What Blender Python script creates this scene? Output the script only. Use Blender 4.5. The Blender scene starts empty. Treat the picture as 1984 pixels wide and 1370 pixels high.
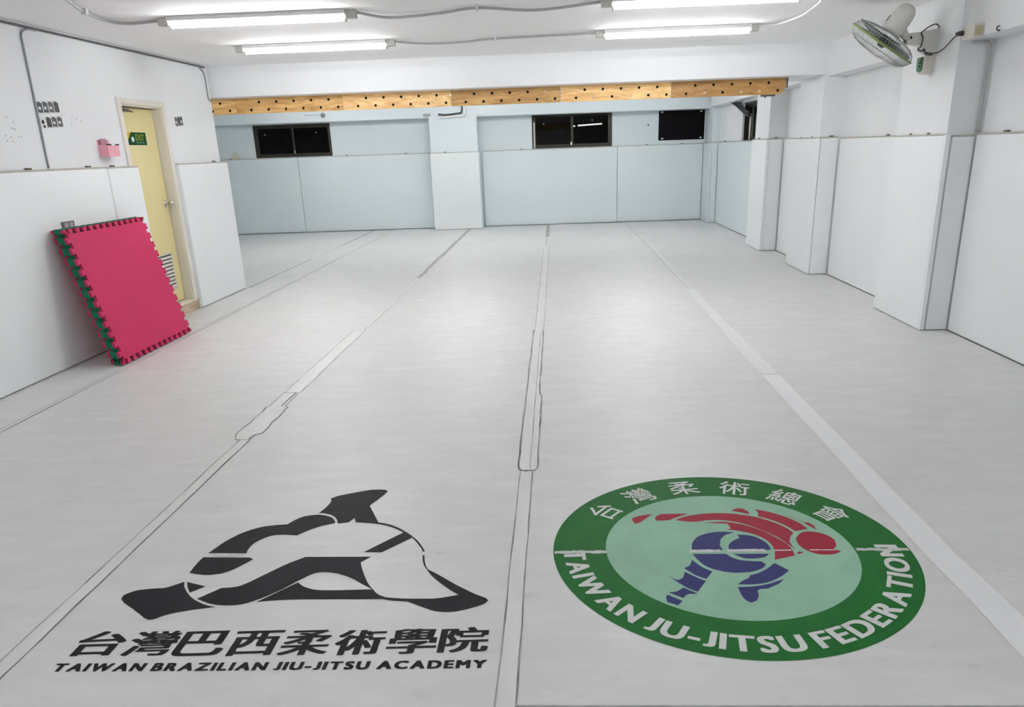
import bpy, bmesh, math, random
from mathutils import Vector, Matrix
from mathutils.geometry import tessellate_polygon

random.seed(7)
scene = bpy.context.scene
COL = scene.collection
PI = math.pi

# ---------------------------------------------------------------- camera
cd = bpy.data.cameras.new('camera')
cam = bpy.data.objects.new('camera', cd)
COL.objects.link(cam)
scene.camera = cam
cd.sensor_width = 36.0
cd.sensor_fit = 'HORIZONTAL'
cd.lens = 1470.256 / 1984 * 36.0
cd.shift_x = -21.99 / 1984
cd.shift_y = 107.585 / 1984
cd.clip_start = 0.05
RT = Vector((0.9986935, 0.0393602, -0.0325892))
DN = Vector((-0.0180497, -0.3249252, -0.9455675))
FW = Vector((-0.0478067, 0.9449203, -0.3237902))
M = Matrix.Identity(4)
for r in range(3):
    M[r][0], M[r][1], M[r][2] = RT[r], -DN[r], -FW[r]
M[0][3], M[1][3], M[2][3] = 0, 0, 1.5
cam.matrix_world = M

# ---------------------------------------------------------------- world, exposure
w = bpy.data.worlds.new('night')
scene.world = w
w.use_nodes = True
w.node_tree.nodes['Background'].inputs[0].default_value = (0.004, 0.006, 0.012, 1)
w.node_tree.nodes['Background'].inputs[1].default_value = 0.2
scene.view_settings.view_transform = 'Standard'
scene.view_settings.look = 'None'
scene.view_settings.gamma = 1.0
scene.view_settings.use_curve_mapping = False
scene.view_settings.exposure = 1.0
scene.cycles.max_bounces = 14
scene.cycles.diffuse_bounces = 8
TUBE_STRENGTH = 34.0
TUBE_COLOR = (0.985, 0.99, 1.0)


# ---------------------------------------------------------------- materials
def lin(c):
    return tuple((v / 12.92 if v <= 0.04045 else ((v + 0.055) / 1.055) ** 2.4) for v in (x / 255 for x in c))


def mat(name, rgb, rough=0.6, metal=0.0, noise=0.0, nscale=4.0, bump=0.0, bscale=200.0, stretch=(1, 1, 1),
        rgb2=None, trans=0.0, emit=0.0, spec=0.5, alpha=1.0, ior=1.5):
    m = bpy.data.materials.new(name)
    m.use_nodes = True
    nt = m.node_tree
    b = nt.nodes['Principled BSDF']
    base = tuple(rgb) + (1,)
    b.inputs['Base Color'].default_value = base
    b.inputs['Roughness'].default_value = rough
    b.inputs['Metallic'].default_value = metal
    b.inputs['Transmission Weight'].default_value = trans
    b.inputs['Specular IOR Level'].default_value = spec
    b.inputs['Alpha'].default_value = alpha
    b.inputs['IOR'].default_value = ior
    if emit:
        b.inputs['Emission Color'].default_value = base
        b.inputs['Emission Strength'].default_value = emit
    if noise or bump or rgb2:
        tc = nt.nodes.new('ShaderNodeTexCoord')
        mp = nt.nodes.new('ShaderNodeMapping')
        mp.inputs['Scale'].default_value = stretch
        nt.links.new(tc.outputs['Object'], mp.inputs['Vector'])
    if noise or rgb2:
        n = nt.nodes.new('ShaderNodeTexNoise')
        n.inputs['Scale'].default_value = nscale
        n.inputs['Detail'].default_value = 6
        n.inputs['Roughness'].default_value = 0.6
        nt.links.new(mp.outputs[0], n.inputs['Vector'])
        mx = nt.nodes.new('ShaderNodeMix')
        mx.data_type = 'RGBA'
        cr = nt.nodes.new('ShaderNodeMapRange')
        cr.inputs['From Min'].default_value = 0.3
        cr.inputs['From Max'].default_value = 0.7
        nt.links.new(n.outputs['Fac'], cr.inputs['Value'])
        nt.links.new(cr.outputs[0], mx.inputs['Factor'])
        lo = rgb2 if rgb2 else tuple(v * (1 - noise) for v in rgb)
        mx.inputs['A'].default_value = tuple(lo) + (1,)
        mx.inputs['B'].default_value = base
        nt.links.new(mx.outputs['Result'], b.inputs['Base Color'])
    if bump:
        n2 = nt.nodes.new('ShaderNodeTexNoise')
        n2.inputs['Scale'].default_value = bscale
        n2.inputs['Detail'].default_value = 3
        nt.links.new(mp.outputs[0], n2.inputs['Vector'])
        bp = nt.nodes.new('ShaderNodeBump')
        bp.inputs['Strength'].default_value = bump
        bp.inputs['Distance'].default_value = 0.004
        nt.links.new(n2.outputs['Fac'], bp.inputs['Height'])
        nt.links.new(bp.outputs[0], b.inputs['Normal'])
    return m


W_WALL = mat('white wall paint', (0.79, 0.805, 0.82), 0.75, noise=0.03, nscale=1.5, bump=0.05, bscale=60)
W_CEIL = mat('white ceiling paint', (0.92, 0.92, 0.92), 0.85, noise=0.03, nscale=2)
W_BACK = mat('cool lit white wall paint', (0.66, 0.72, 0.74), 0.75, noise=0.03, nscale=1.5)  # copy of the wall white, with the back bay's cool light in its colour
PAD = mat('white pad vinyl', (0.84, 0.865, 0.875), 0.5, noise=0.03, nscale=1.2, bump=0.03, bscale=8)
PADB = mat('cool lit white pad vinyl', (0.69, 0.755, 0.775), 0.5, noise=0.04, nscale=1.2, bump=0.03, bscale=8)  # pad white tinted and dimmed to carry the back bay's cool light
BATTEN = mat('aged batten wood', (0.52, 0.49, 0.43), 0.7, noise=0.3, nscale=8)
STEELDK = mat('dark steel', (0.12, 0.12, 0.11), 0.45, metal=0.7)
STEEL = mat('bright steel', (0.62, 0.6, 0.56), 0.25, metal=1.0)
FLOORB = mat('dark concrete', (0.035, 0.035, 0.038), 0.8, noise=0.4, nscale=6)
INK = mat('black ink', (0.011, 0.012, 0.016), 0.65, noise=0.5, nscale=7, spec=0.2)
GREEN = mat('emblem green ink', (0.007, 0.14, 0.018), 0.65, noise=0.22, nscale=6, spec=0.2)
GREENL = mat('emblem pale green ink', (0.30, 0.52, 0.38), 0.65, noise=0.2, nscale=4, spec=0.2)
RED = mat('emblem red ink', (0.33, 0.014, 0.036), 0.65, noise=0.15, nscale=9, spec=0.2)
BLUE = mat('emblem blue ink', (0.034, 0.036, 0.16), 0.65, noise=0.2, nscale=9, spec=0.2)
PRINTW = mat('emblem white ink', (0.66, 0.66, 0.65), 0.65, noise=0.06, nscale=9, spec=0.2)
WORN = mat('worn bare vinyl', (0.62, 0.62, 0.6), 0.6, noise=0.3, nscale=60)
TAPE = mat('white seam tape', (0.72, 0.72, 0.70), 0.4, noise=0.14, nscale=9, stretch=(1, 0.25, 1))
TAPEB = mat('bright seam tape', (0.80, 0.80, 0.81), 0.35, noise=0.05, nscale=14, stretch=(4, 0.3, 1))
TAPEM = mat('whitish seam tape', (0.755, 0.755, 0.75), 0.38, noise=0.06, nscale=12, stretch=(3, 0.3, 1))
TAPEG = mat('grey seam tape', (0.42, 0.42, 0.40), 0.5, noise=0.4, nscale=14)
DIRT = mat('dirt line', (0.10, 0.10, 0.10), 0.9, rgb2=(0.42, 0.42, 0.40), nscale=9, stretch=(1, 0.5, 1))
BLACK = mat('black', (0.004, 0.004, 0.005), 0.45, spec=0.08)
BRONZE = mat('dark bronze frame', (0.035, 0.03, 0.022), 0.4, metal=0.4)
DOORY = mat('yellow door laminate', (0.74, 0.64, 0.32), 0.5, noise=0.06, nscale=3)
FRAMEC = mat('cream door frame', (0.76, 0.72, 0.64), 0.5, noise=0.08, nscale=6)
SILL = mat('brown sill wood', (0.36, 0.24, 0.14), 0.7, rgb2=(0.62, 0.54, 0.42), nscale=9, stretch=(1, 0.4, 2))
CREAM = mat('cream plastic', (0.70, 0.68, 0.60), 0.4)
PLASTW = mat('white plastic', (0.72, 0.72, 0.70), 0.4)
GREYPL = mat('grey lamp holder plastic', (0.46, 0.46, 0.42), 0.5)
CONDUIT = mat('pale grey conduit', (0.42, 0.42, 0.42), 0.5)
CORD = mat('dark cord rubber', (0.045, 0.045, 0.05), 0.5)
EVAR = mat('red foam', (0.53, 0.026, 0.105), 0.7, spec=0.25, noise=0.1, nscale=3, bump=0.25, bscale=350)
EVAG = mat('green foam', (0.010, 0.17, 0.09), 0.7, spec=0.25, noise=0.1, nscale=3, bump=0.25, bscale=350)
PINK = mat('pink card', (0.80, 0.36, 0.43), 0.5, noise=0.08, nscale=9)
SIGNG = mat('sign green', (0.003, 0.06, 0.02), 0.6, spec=0.1)
SIGNY = mat('sign yellow', (0.30, 0.36, 0.03), 0.6, spec=0.1)
SIGNO = mat('sign amber', (0.62, 0.40, 0.02), 0.5)
SIGNW = mat('sign white', (0.70, 0.80, 0.80), 0.5)
PAPER = mat('photo paper', (0.70, 0.70, 0.70), 0.4)
PHOTO = [mat('photo print tone', c, 0.4, rgb2=c2, nscale=38) for c, c2 in (
    ((0.01, 0.03, 0.045), (0.05, 0.06, 0.07)), ((0.012, 0.013, 0.015), (0.06, 0.06, 0.06)),
    ((0.16, 0.15, 0.14), (0.02, 0.035, 0.03)), ((0.03, 0.025, 0.025), (0.16, 0.15, 0.15)))]
FANW = mat('fan housing plastic', (0.64, 0.63, 0.59), 0.4)
FANG = mat('fan rim green', (0.20, 0.26, 0.07), 0.4)
WIRE = mat('guard wire chrome', (0.42, 0.43, 0.40), 0.35, metal=0.6)
BLADE = mat('smoky blade plastic', (0.10, 0.13, 0.12), 0.3, alpha=0.75)
PANELG = mat('control panel green', (0.06, 0.20, 0.10), 0.5)
OUTLET = mat('grey outlet', (0.16, 0.155, 0.15), 0.5)
GLASS = mat('window glass', (0.9, 0.95, 0.95), 0.02, trans=1.0, ior=1.17)
TUBEM = mat('lit fluorescent tube', TUBE_COLOR, 0.5, emit=TUBE_STRENGTH)
REFL = mat('white enamel', (0.7, 0.7, 0.7), 0.4)


def wood(name, a, b, seed):
    m = bpy.data.materials.new(name)
    m.use_nodes = True
    nt = m.node_tree
    p = nt.nodes['Principled BSDF']
    p.inputs['Roughness'].default_value = 0.5
    tc = nt.nodes.new('ShaderNodeTexCoord')
    mp = nt.nodes.new('ShaderNodeMapping')
    mp.inputs['Scale'].default_value = (1.3, 1.0, 7.0)
    mp.inputs['Location'].default_value = (seed * 3.1, 0, seed * 1.7)
    nt.links.new(tc.outputs['Object'], mp.inputs['Vector'])
    n = nt.nodes.new('ShaderNodeTexNoise')
    n.inputs['Scale'].default_value = 2.2
    n.inputs['Detail'].default_value = 5
    n.inputs['Distortion'].default_value = 1.6
    nt.links.new(mp.outputs[0], n.inputs['Vector'])
    cr = nt.nodes.new('ShaderNodeValToRGB')
    cr.color_ramp.elements[0].position = 0.32
    cr.color_ramp.elements[0].color = tuple(a) + (1,)
    cr.color_ramp.elements[1].position = 0.62
    cr.color_ramp.elements[1].color = tuple(b) + (1,)
    nt.links.new(n.outputs['Fac'], cr.inputs[0])
    nt.links.new(cr.outputs[0], p.inputs['Base Color'])
    return m


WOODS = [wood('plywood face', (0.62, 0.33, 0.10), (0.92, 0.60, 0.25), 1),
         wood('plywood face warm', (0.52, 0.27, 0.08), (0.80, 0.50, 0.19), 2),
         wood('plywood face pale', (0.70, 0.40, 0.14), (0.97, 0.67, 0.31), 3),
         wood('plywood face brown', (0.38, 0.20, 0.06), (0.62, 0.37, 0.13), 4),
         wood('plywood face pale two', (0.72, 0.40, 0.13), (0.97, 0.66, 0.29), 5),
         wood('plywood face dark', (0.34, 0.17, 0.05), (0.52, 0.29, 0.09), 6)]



def vinyl():
    m = bpy.data.materials.new('mat cover vinyl')
    m.use_nodes = True
    nt = m.node_tree
    p = nt.nodes['Principled BSDF']
    p.inputs['Roughness'].default_value = 0.42
    p.inputs['Specular IOR Level'].default_value = 0.4
    g = nt.nodes.new('ShaderNodeNewGeometry')

    def noise(scale, stretch, detail, lo, hi):
        mp = nt.nodes.new('ShaderNodeMapping')
        mp.inputs['Scale'].default_value = stretch
        nt.links.new(g.outputs['Position'], mp.inputs['Vector'])
        n = nt.nodes.new('ShaderNodeTexNoise')
        n.inputs['Scale'].default_value = scale
        n.inputs['Detail'].default_value = detail
        n.inputs['Roughness'].default_value = 0.62
        nt.links.new(mp.outputs[0], n.inputs['Vector'])
        r = nt.nodes.new('ShaderNodeMapRange')
        r.inputs['From Min'].default_value = lo
        r.inputs['From Max'].default_value = hi
        nt.links.new(n.outputs['Fac'], r.inputs['Value'])
        return r.outputs[0]

    def mix(f, a, b):
        x = nt.nodes.new('ShaderNodeMix')
        x.data_type = 'RGBA'
        nt.links.new(f, x.inputs['Factor'])
        for k, v in (('A', a), ('B', b)):
            if isinstance(v, tuple):
                x.inputs[k].default_value = v + (1,)
            else:
                nt.links.new(v, x.inputs[k])
        return x.outputs['Result']
    c = mix(noise(1.1, (1, 0.5, 1), 4, 0.3, 0.7), (0.600, 0.598, 0.585), (0.650, 0.648, 0.638))
    c = mix(noise(6.0, (0.5, 1.6, 1), 6, 0.46, 0.78), c, (0.70, 0.70, 0.69))
    c = mix(noise(9.0, (0.6, 1.5, 1), 6, 0.60, 0.80), c, (0.52, 0.515, 0.49))
    nt.links.new(c, p.inputs['Base Color'])
    rr = noise(7.0, (1, 1, 1), 4, 0.3, 0.7)
    mr = nt.nodes.new('ShaderNodeMapRange')
    mr.inputs['To Min'].default_value = 0.36
    mr.inputs['To Max'].default_value = 0.5
    nt.links.new(rr, mr.inputs['Value'])
    nt.links.new(mr.outputs[0], p.inputs['Roughness'])
    n2 = nt.nodes.new('ShaderNodeTexNoise')
    n2.inputs['Scale'].default_value = 14
    n2.inputs['Detail'].default_value = 6
    nt.links.new(g.outputs['Position'], n2.inputs['Vector'])
    bp = nt.nodes.new('ShaderNodeBump')
    bp.inputs['Strength'].default_value = 0.12
    bp.inputs['Distance'].default_value = 0.006
    nt.links.new(n2.outputs['Fac'], bp.inputs['Height'])
    nt.links.new(bp.outputs[0], p.inputs['Normal'])
    return m


VINYL = vinyl()

# ---------------------------------------------------------------- mesh helpers
WLOC = {}


class MB:
    def __init__(self, fmap=None):
        self.bm = bmesh.new()
        self.fmap = fmap
        self.mi = 0

    def v(self, p):
        if self.fmap:
            p = self.fmap(*p)
        return self.bm.verts.new(p)

    def face(self, vs):
        try:
            f = self.bm.faces.new(vs)
            f.material_index = self.mi
            return f
        except ValueError:
            return None

    def box(self, x0, x1, y0, y1, z0, z1, bevel=0.0, seg=2):
        q = [self.v((x, y, z)) for z in (z0, z1) for y in (y0, y1) for x in (x0, x1)]
        fs = [self.face([q[i] for i in f]) for f in
              ((0, 2, 3, 1), (4, 5, 7, 6), (0, 1, 5, 4), (2, 6, 7, 3), (0, 4, 6, 2), (1, 3, 7, 5))]
        if bevel:
            es = list({e for f in fs for e in f.edges})
            bmesh.ops.bevel(self.bm, geom=es, offset=bevel, segments=seg, affect='EDGES', profile=0.6, material=-1)
        return self

    def tube(self, pts, r, seg=8, caps=True, closed=False):
        pts = [Vector(p) for p in pts]
        n = len(pts)
        rings = []
        up = None
        for i, p in enumerate(pts):
            if closed:
                t = pts[(i + 1) % n] - pts[i - 1]
            else:
                t = pts[min(i + 1, n - 1)] - pts[max(i - 1, 0)]
            t.normalize()
            if up is None:
                up = Vector((0, 0, 1)) if abs(t.z) < 0.9 else Vector((1, 0, 0))
            a = t.cross(up).normalized()
            up = a.cross(t).normalized()
            rr = r[i] if isinstance(r, (list, tuple)) else r
            rings.append([self.bm.verts.new(p + (a * math.cos(2 * PI * k / seg) + up * math.sin(2 * PI * k / seg)) * rr)
                          for k in range(seg)])
        m = n if closed else n - 1
        for i in range(m):
            A, B = rings[i], rings[(i + 1) % n]
            for k in range(seg):
                f = self.face((A[k], A[(k + 1) % seg], B[(k + 1) % seg], B[k]))
                if f:
                    f.smooth = True
        if caps and not closed:
            self.face(rings[0][::-1])
            self.face(rings[-1])
        return self

    def fill(self, vs):
        if len(vs) <= 4:
            self.face(vs)
            return
        for t in tessellate_polygon([[v.co.copy() for v in vs]]):
            self.face([vs[k] for k in t])

    def poly(self, pts):
        self.fill([self.v(p) for p in pts])
        return self

    def prism(self, pts, vec):
        a = [self.v(p) for p in pts]
        b = [self.v(Vector(p) + Vector(vec)) for p in pts]
        n = len(pts)
        self.fill(a)
        self.fill(b)
        for i in range(n):
            self.face((a[i], a[(i + 1) % n], b[(i + 1) % n], b[i]))
        return self

    def lathe(self, prof, o, ax, seg=24, smooth=True):
        ax = Vector(ax).normalized()
        o = Vector(o)
        s = Vector((0, 0, 1)) if abs(ax.z) < 0.9 else Vector((1, 0, 0))
        a = ax.cross(s).normalized()
        b = ax.cross(a).normalized()
        rings = []
        for h, r in prof:
            if r < 1e-6:
                rings.append([self.bm.verts.new(o + ax * h)])
            else:
                rings.append([self.bm.verts.new(o + ax * h + (a * math.cos(2 * PI * k / seg) + b * math.sin(2 * PI * k / seg)) * r)
                              for k in range(seg)])
        for A, B in zip(rings, rings[1:]):
            for k in range(seg):
                k2 = (k + 1) % seg
                if len(A) == 1 and len(B) == 1:
                    continue
                if len(A) == 1:
                    f = self.face((A[0], B[k], B[k2]))
                elif len(B) == 1:
                    f = self.face((A[k], B[0], A[k2]))
                else:
                    f = self.face((A[k], B[k], B[k2], A[k2]))
                if f:
                    f.smooth = smooth
        return self

    def add_mesh(self, me, fn):
        vs = [self.v(fn(v.co)) for v in me.vertices]
        for p in me.polygons:
            self.face([vs[i] for i in p.vertices])
        return self

    def build(self, name, mats, parent=None, up=False, recalc=True):
        if recalc:
            bmesh.ops.recalc_face_normals(self.bm, faces=self.bm.faces[:])
        if up:
            for f in self.bm.faces:
                f.normal_update()
                if f.normal.z < 0:
                    f.normal_flip()
        me = bpy.data.meshes.new(name)
        self.bm.to_mesh(me)
        self.bm.free()
        if not isinstance(mats, (list, tuple)):
            mats = [mats]
        for m in mats:
            me.materials.append(m)
        lo = Vector([min(v.co[i] for v in me.vertices) for i in range(3)])
        hi = Vector([max(v.co[i] for v in me.vertices) for i in range(3)])
        org = Vector(((lo.x + hi.x) / 2, (lo.y + hi.y) / 2, lo.z))
        me.transform(Matrix.Translation(-org))
        o = bpy.data.objects.new(name, me)
        COL.objects.link(o)
        if parent is not None:
            o.parent = parent
            o.location = org - WLOC[parent.name]
        else:
            o.location = org
        WLOC[o.name] = org
        return o


def tag(o, label, cat, group=None):
    o['label'] = label
    o['category'] = cat
    if group:
        o['group'] = group
    return o


def empty(name, loc, label, cat, group=None):
    o = bpy.data.objects.new(name, None)
    o.empty_display_size = 0.1
    COL.objects.link(o)
    o.location = loc
    WLOC[o.name] = Vector(loc)
    return tag(o, label, cat, group)


def struct(o):
    o['kind'] = 'structure'
    return o


def spline(pts, n=6):
    pts = [Vector(p) for p in pts]
    out = []
    for i in range(len(pts) - 1):
        a, b, c, d = pts[max(i - 1, 0)], pts[i], pts[i + 1], pts[min(i + 2, len(pts) - 1)]
        for j in range(n):
            t = j / n
            out.append(0.5 * ((2 * b) + (c - a) * t + (2 * a - 5 * b + 4 * c - d) * t * t + (-a + 3 * b - 3 * c + d) * t ** 3))
    out.append(pts[-1])
    return out


def text_mesh(body, offset=0.0, space=1.0):
    c = bpy.data.curves.new('glyph', 'FONT')
    c.body = body
    c.size = 1
    c.offset = offset
    c.resolution_u = 4
    c.space_character = space
    o = bpy.data.objects.new('glyph', c)
    COL.objects.link(o)
    dg = bpy.context.evaluated_depsgraph_get()
    me = bpy.data.meshes.new_from_object(o.evaluated_get(dg))
    bpy.data.objects.remove(o)
    xs = [v.co.x for v in me.vertices]
    ys = [v.co.y for v in me.vertices]
    return me, (min(xs), max(xs), min(ys), max(ys))


# ---------------------------------------------------------------- room dimensions (metres)
CEIL = 2.485
XL = -3.85            # left wall face
XR = 3.187            # right wall face
YF = -3.0             # wall behind the camera
YC = 9.10             # front face of the cross beam


def back(off):        # the back wall runs at a slight angle
    return lambda u, d, z: (u, off + 0.036 * u + d, z)


def wall_grid(mb, u0, u1, z0, z1, holes, put):
    us = sorted({u0, u1} | {h[0] for h in holes} | {h[1] for h in holes})
    zs = sorted({z0, z1} | {h[2] for h in holes} | {h[3] for h in holes})
    for a, b in zip(us, us[1:]):
        for c, d in zip(zs, zs[1:]):
            if not any(h[0] <= (a + b) / 2 <= h[1] and h[2] <= (c + d) / 2 <= h[3] for h in holes):
                put(a, b, c, d)
    return mb

# ---- traced outlines of the printed logos on the floor, millimetres
BLACK_P=[[(-1424,2440),(-1435,2430),(-1447,2420),(-1457,2412),(-1468,2404),(-1480,2398),(-1490,2396),(-1501,2396),(-1514,2395),(-1527,2393),(-1543,2390),(-1559,2387),(-1572,2384),(-1586,2377),(-1595,2369),(-1604,2359),(-1610,2349),(-1606,2327),(-1581,2301),(-1566,2290),(-1548,2277),(-1531,2265),(-1507,2246),(-1485,2229),(-1468,2215),(-1454,2204),(-1434,2195),(-1418,2199),(-1412,2204),(-1405,2211),(-1396,2218),(-1386,2225),(-1373,2231),(-1359,2238),(-1343,2243),(-1326,2249),(-1309,2254),(-1291,2258),(-1273,2262),(-1259,2265),(-1243,2270),(-1232,2273),(-1249,2276),(-1266,2282),(-1286,2291),(-1306,2303),(-1326,2316),(-1346,2332),(-1367,2353),(-1385,2374),(-1408,2405)],
 [(-1412,2438),(-1327,2406),(-1368,2364),(-1390,2395),(-1401,2415)],
 [(-1432,2621),(-1240,2615),(-1223,2603),(-1229,2590),(-1237,2575),(-1245,2564),(-1253,2550),(-1263,2536),(-1271,2525),(-1281,2514),(-1290,2506),(-1301,2499),(-1312,2494),(-1324,2491),(-1337,2488),(-1349,2486),(-1363,2486),(-1377,2488),(-1391,2491),(-1405,2494),(-1419,2499),(-1434,2503),(-1435,2523),(-1436,2543),(-1436,2563),(-1436,2582),(-1434,2601)],
 [(-1426,2653),(-1421,2670),(-1416,2688),(-1410,2706),(-1406,2720),(-1402,2734),(-1397,2748),(-1390,2762),(-1382,2778),(-1372,2795),(-1361,2812),(-1349,2827),(-1337,2839),(-1324,2851),(-1311,2860),(-1298,2869),(-1286,2875),(-1274,2880),(-1263,2883),(-1249,2886),(-1234,2890),(-1218,2892),(-1201,2894),(-1184,2896),(-1174,2917),(-1163,2937),(-1154,2949),(-1144,2961),(-1132,2971),(-1119,2976),(-1104,2981),(-1089,2983),(-1076,2985),(-1054,2981),(-1035,2974),(-1016,2963),(-1000,2950),(-980,2918),(-978,2901),(-992,2894),(-1007,2888),(-1022,2881),(-1034,2873),(-1046,2864),(-1058,2854),(-1069,2844),(-1080,2832),(-1090,2820),(-1100,2807),(-1109,2794),(-1127,2798),(-1144,2801),(-1161,2803),(-1175,2803),(-1190,2802),(-1204,2799),(-1216,2795),(-1228,2787),(-1238,2777),(-1247,2766),(-1255,2755),(-1265,2736),(-1271,2716),(-1273,2696),(-1273,2678),(-1267,2649)],
 [(-1077,2998),(-1069,3025),(-1062,3051),(-1055,3093),(-1055,3120),(-1064,3150),(-1051,3163),(-1035,3177),(-1022,3184),(-1006,3192),(-990,3199),(-973,3207),(-958,3214),(-941,3221),(-925,3228),(-911,3233),(-893,3238),(-877,3239),(-862,3240),(-842,3238),(-826,3234),(-813,3221),(-818,3198),(-827,3169),(-835,3146),(-844,3120),(-855,3093),(-864,3067),(-788,2904),(-774,2900),(-759,2895),(-739,2886),(-718,2874),(-698,2859),(-676,2840),(-660,2824),(-643,2807),(-627,2789),(-613,2771),(-599,2753),(-587,2735),(-572,2708),(-559,2683),(-545,2650),(-554,2650),(-565,2679),(-578,2702),(-592,2727),(-604,2747),(-616,2766),(-718,2647),(-792,2649),(-662,2812),(-679,2827),(-697,2842),(-714,2855),(-731,2865),(-747,2874),(-765,2882),(-782,2888),(-801,2893),(-820,2897),(-837,2900),(-855,2903),(-871,2905),(-887,2906),(-903,2948),(-918,2909),(-959,2898),(-966,2903),(-976,2932),(-995,2963),(-1019,2983),(-1049,2996),(-1063,2998)],
 [(-1017,2616),(-753,2614),(-784,2570),(-775,2545),(-765,2519),(-756,2498),(-747,2476),(-737,2456),(-725,2430),(-713,2409),(-695,2383),(-701,2384),(-716,2396),(-731,2408),(-746,2420),(-761,2432),(-775,2445),(-791,2456),(-804,2465),(-818,2473),(-832,2480),(-847,2487),(-861,2492),(-875,2496),(-889,2499),(-902,2500),(-918,2500),(-932,2497),(-944,2492),(-955,2482),(-965,2470),(-974,2459),(-982,2449),(-993,2436),(-1001,2423),(-1012,2408),(-1023,2392),(-1035,2376),(-1049,2361),(-1063,2346),(-1078,2331),(-1092,2319),(-1104,2310),(-1115,2302),(-1126,2295),(-1137,2290),(-1149,2286),(-1160,2283),(-1171,2282),(-1183,2281),(-1194,2281),(-1206,2281),(-1218,2283),(-1230,2284),(-1244,2288),(-1258,2292),(-1273,2298),(-1289,2306),(-1306,2315),(-1323,2324),(-1263,2394),(-1248,2396),(-1233,2397),(-1220,2400),(-1208,2403),(-1198,2408),(-1187,2417),(-1179,2426),(-1169,2437),(-1159,2451),(-1147,2467),(-1132,2487),(-1114,2511),(-1095,2536),(-1078,2557),(-1062,2574),(-1047,2588),(-1032,2602)],
 [(-1096,2301),(-1083,2315),(-1071,2329),(-1058,2344),(-1045,2359),(-1031,2376),(-1016,2393),(-1001,2411),(-986,2429),(-986,2430),(-961,2405),(-945,2395),(-928,2387),(-916,2382),(-903,2379),(-886,2376),(-870,2375),(-851,2375),(-831,2375),(-809,2375),(-784,2376),(-756,2377),(-728,2378),(-700,2379),(-695,2383),(-673,2353),(-660,2341),(-646,2333),(-635,2327),(-621,2324),(-610,2322),(-597,2321),(-582,2319),(-568,2318),(-554,2317),(-540,2317),(-526,2316),(-511,2316),(-497,2316),(-483,2316),(-469,2316),(-456,2317),(-444,2319),(-433,2321),(-423,2324),(-412,2327),(-399,2331),(-386,2335),(-373,2339),(-384,2349),(-395,2359),(-407,2370),(-417,2381),(-429,2394),(-441,2407),(-452,2420),(-466,2437),(-479,2454),(-491,2470),(-503,2490),(-512,2508),(-529,2538),(-540,2570),(-545,2594),(-550,2621),(-542,2621),(-534,2577),(-523,2538),(-511,2515),(-499,2504),(-486,2494),(-473,2483),(-459,2470),(-444,2456),(-427,2440),(-410,2424),(-393,2408),(-374,2392),(-353,2375),(-334,2359),(-317,2346),(-299,2334),(-285,2325),(-274,2318),(-263,2302),(-274,2283),(-285,2275),(-297,2267),(-309,2261),(-323,2254),(-337,2248),(-348,2244),(-359,2240),(-371,2236),(-383,2234),(-395,2233),(-407,2233),(-419,2234),(-431,2236),(-444,2239),(-456,2244),(-468,2251),(-483,2259),(-498,2268),(-515,2278),(-532,2288),(-549,2298),(-563,2300),(-577,2301),(-590,2303),(-602,2304),(-617,2307),(-629,2311),(-642,2315),(-679,2315),(-715,2315),(-752,2315),(-792,2316),(-839,2316),(-889,2316),(-938,2316),(-981,2315),(-1015,2312),(-1043,2309),(-1069,2305)]]
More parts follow.
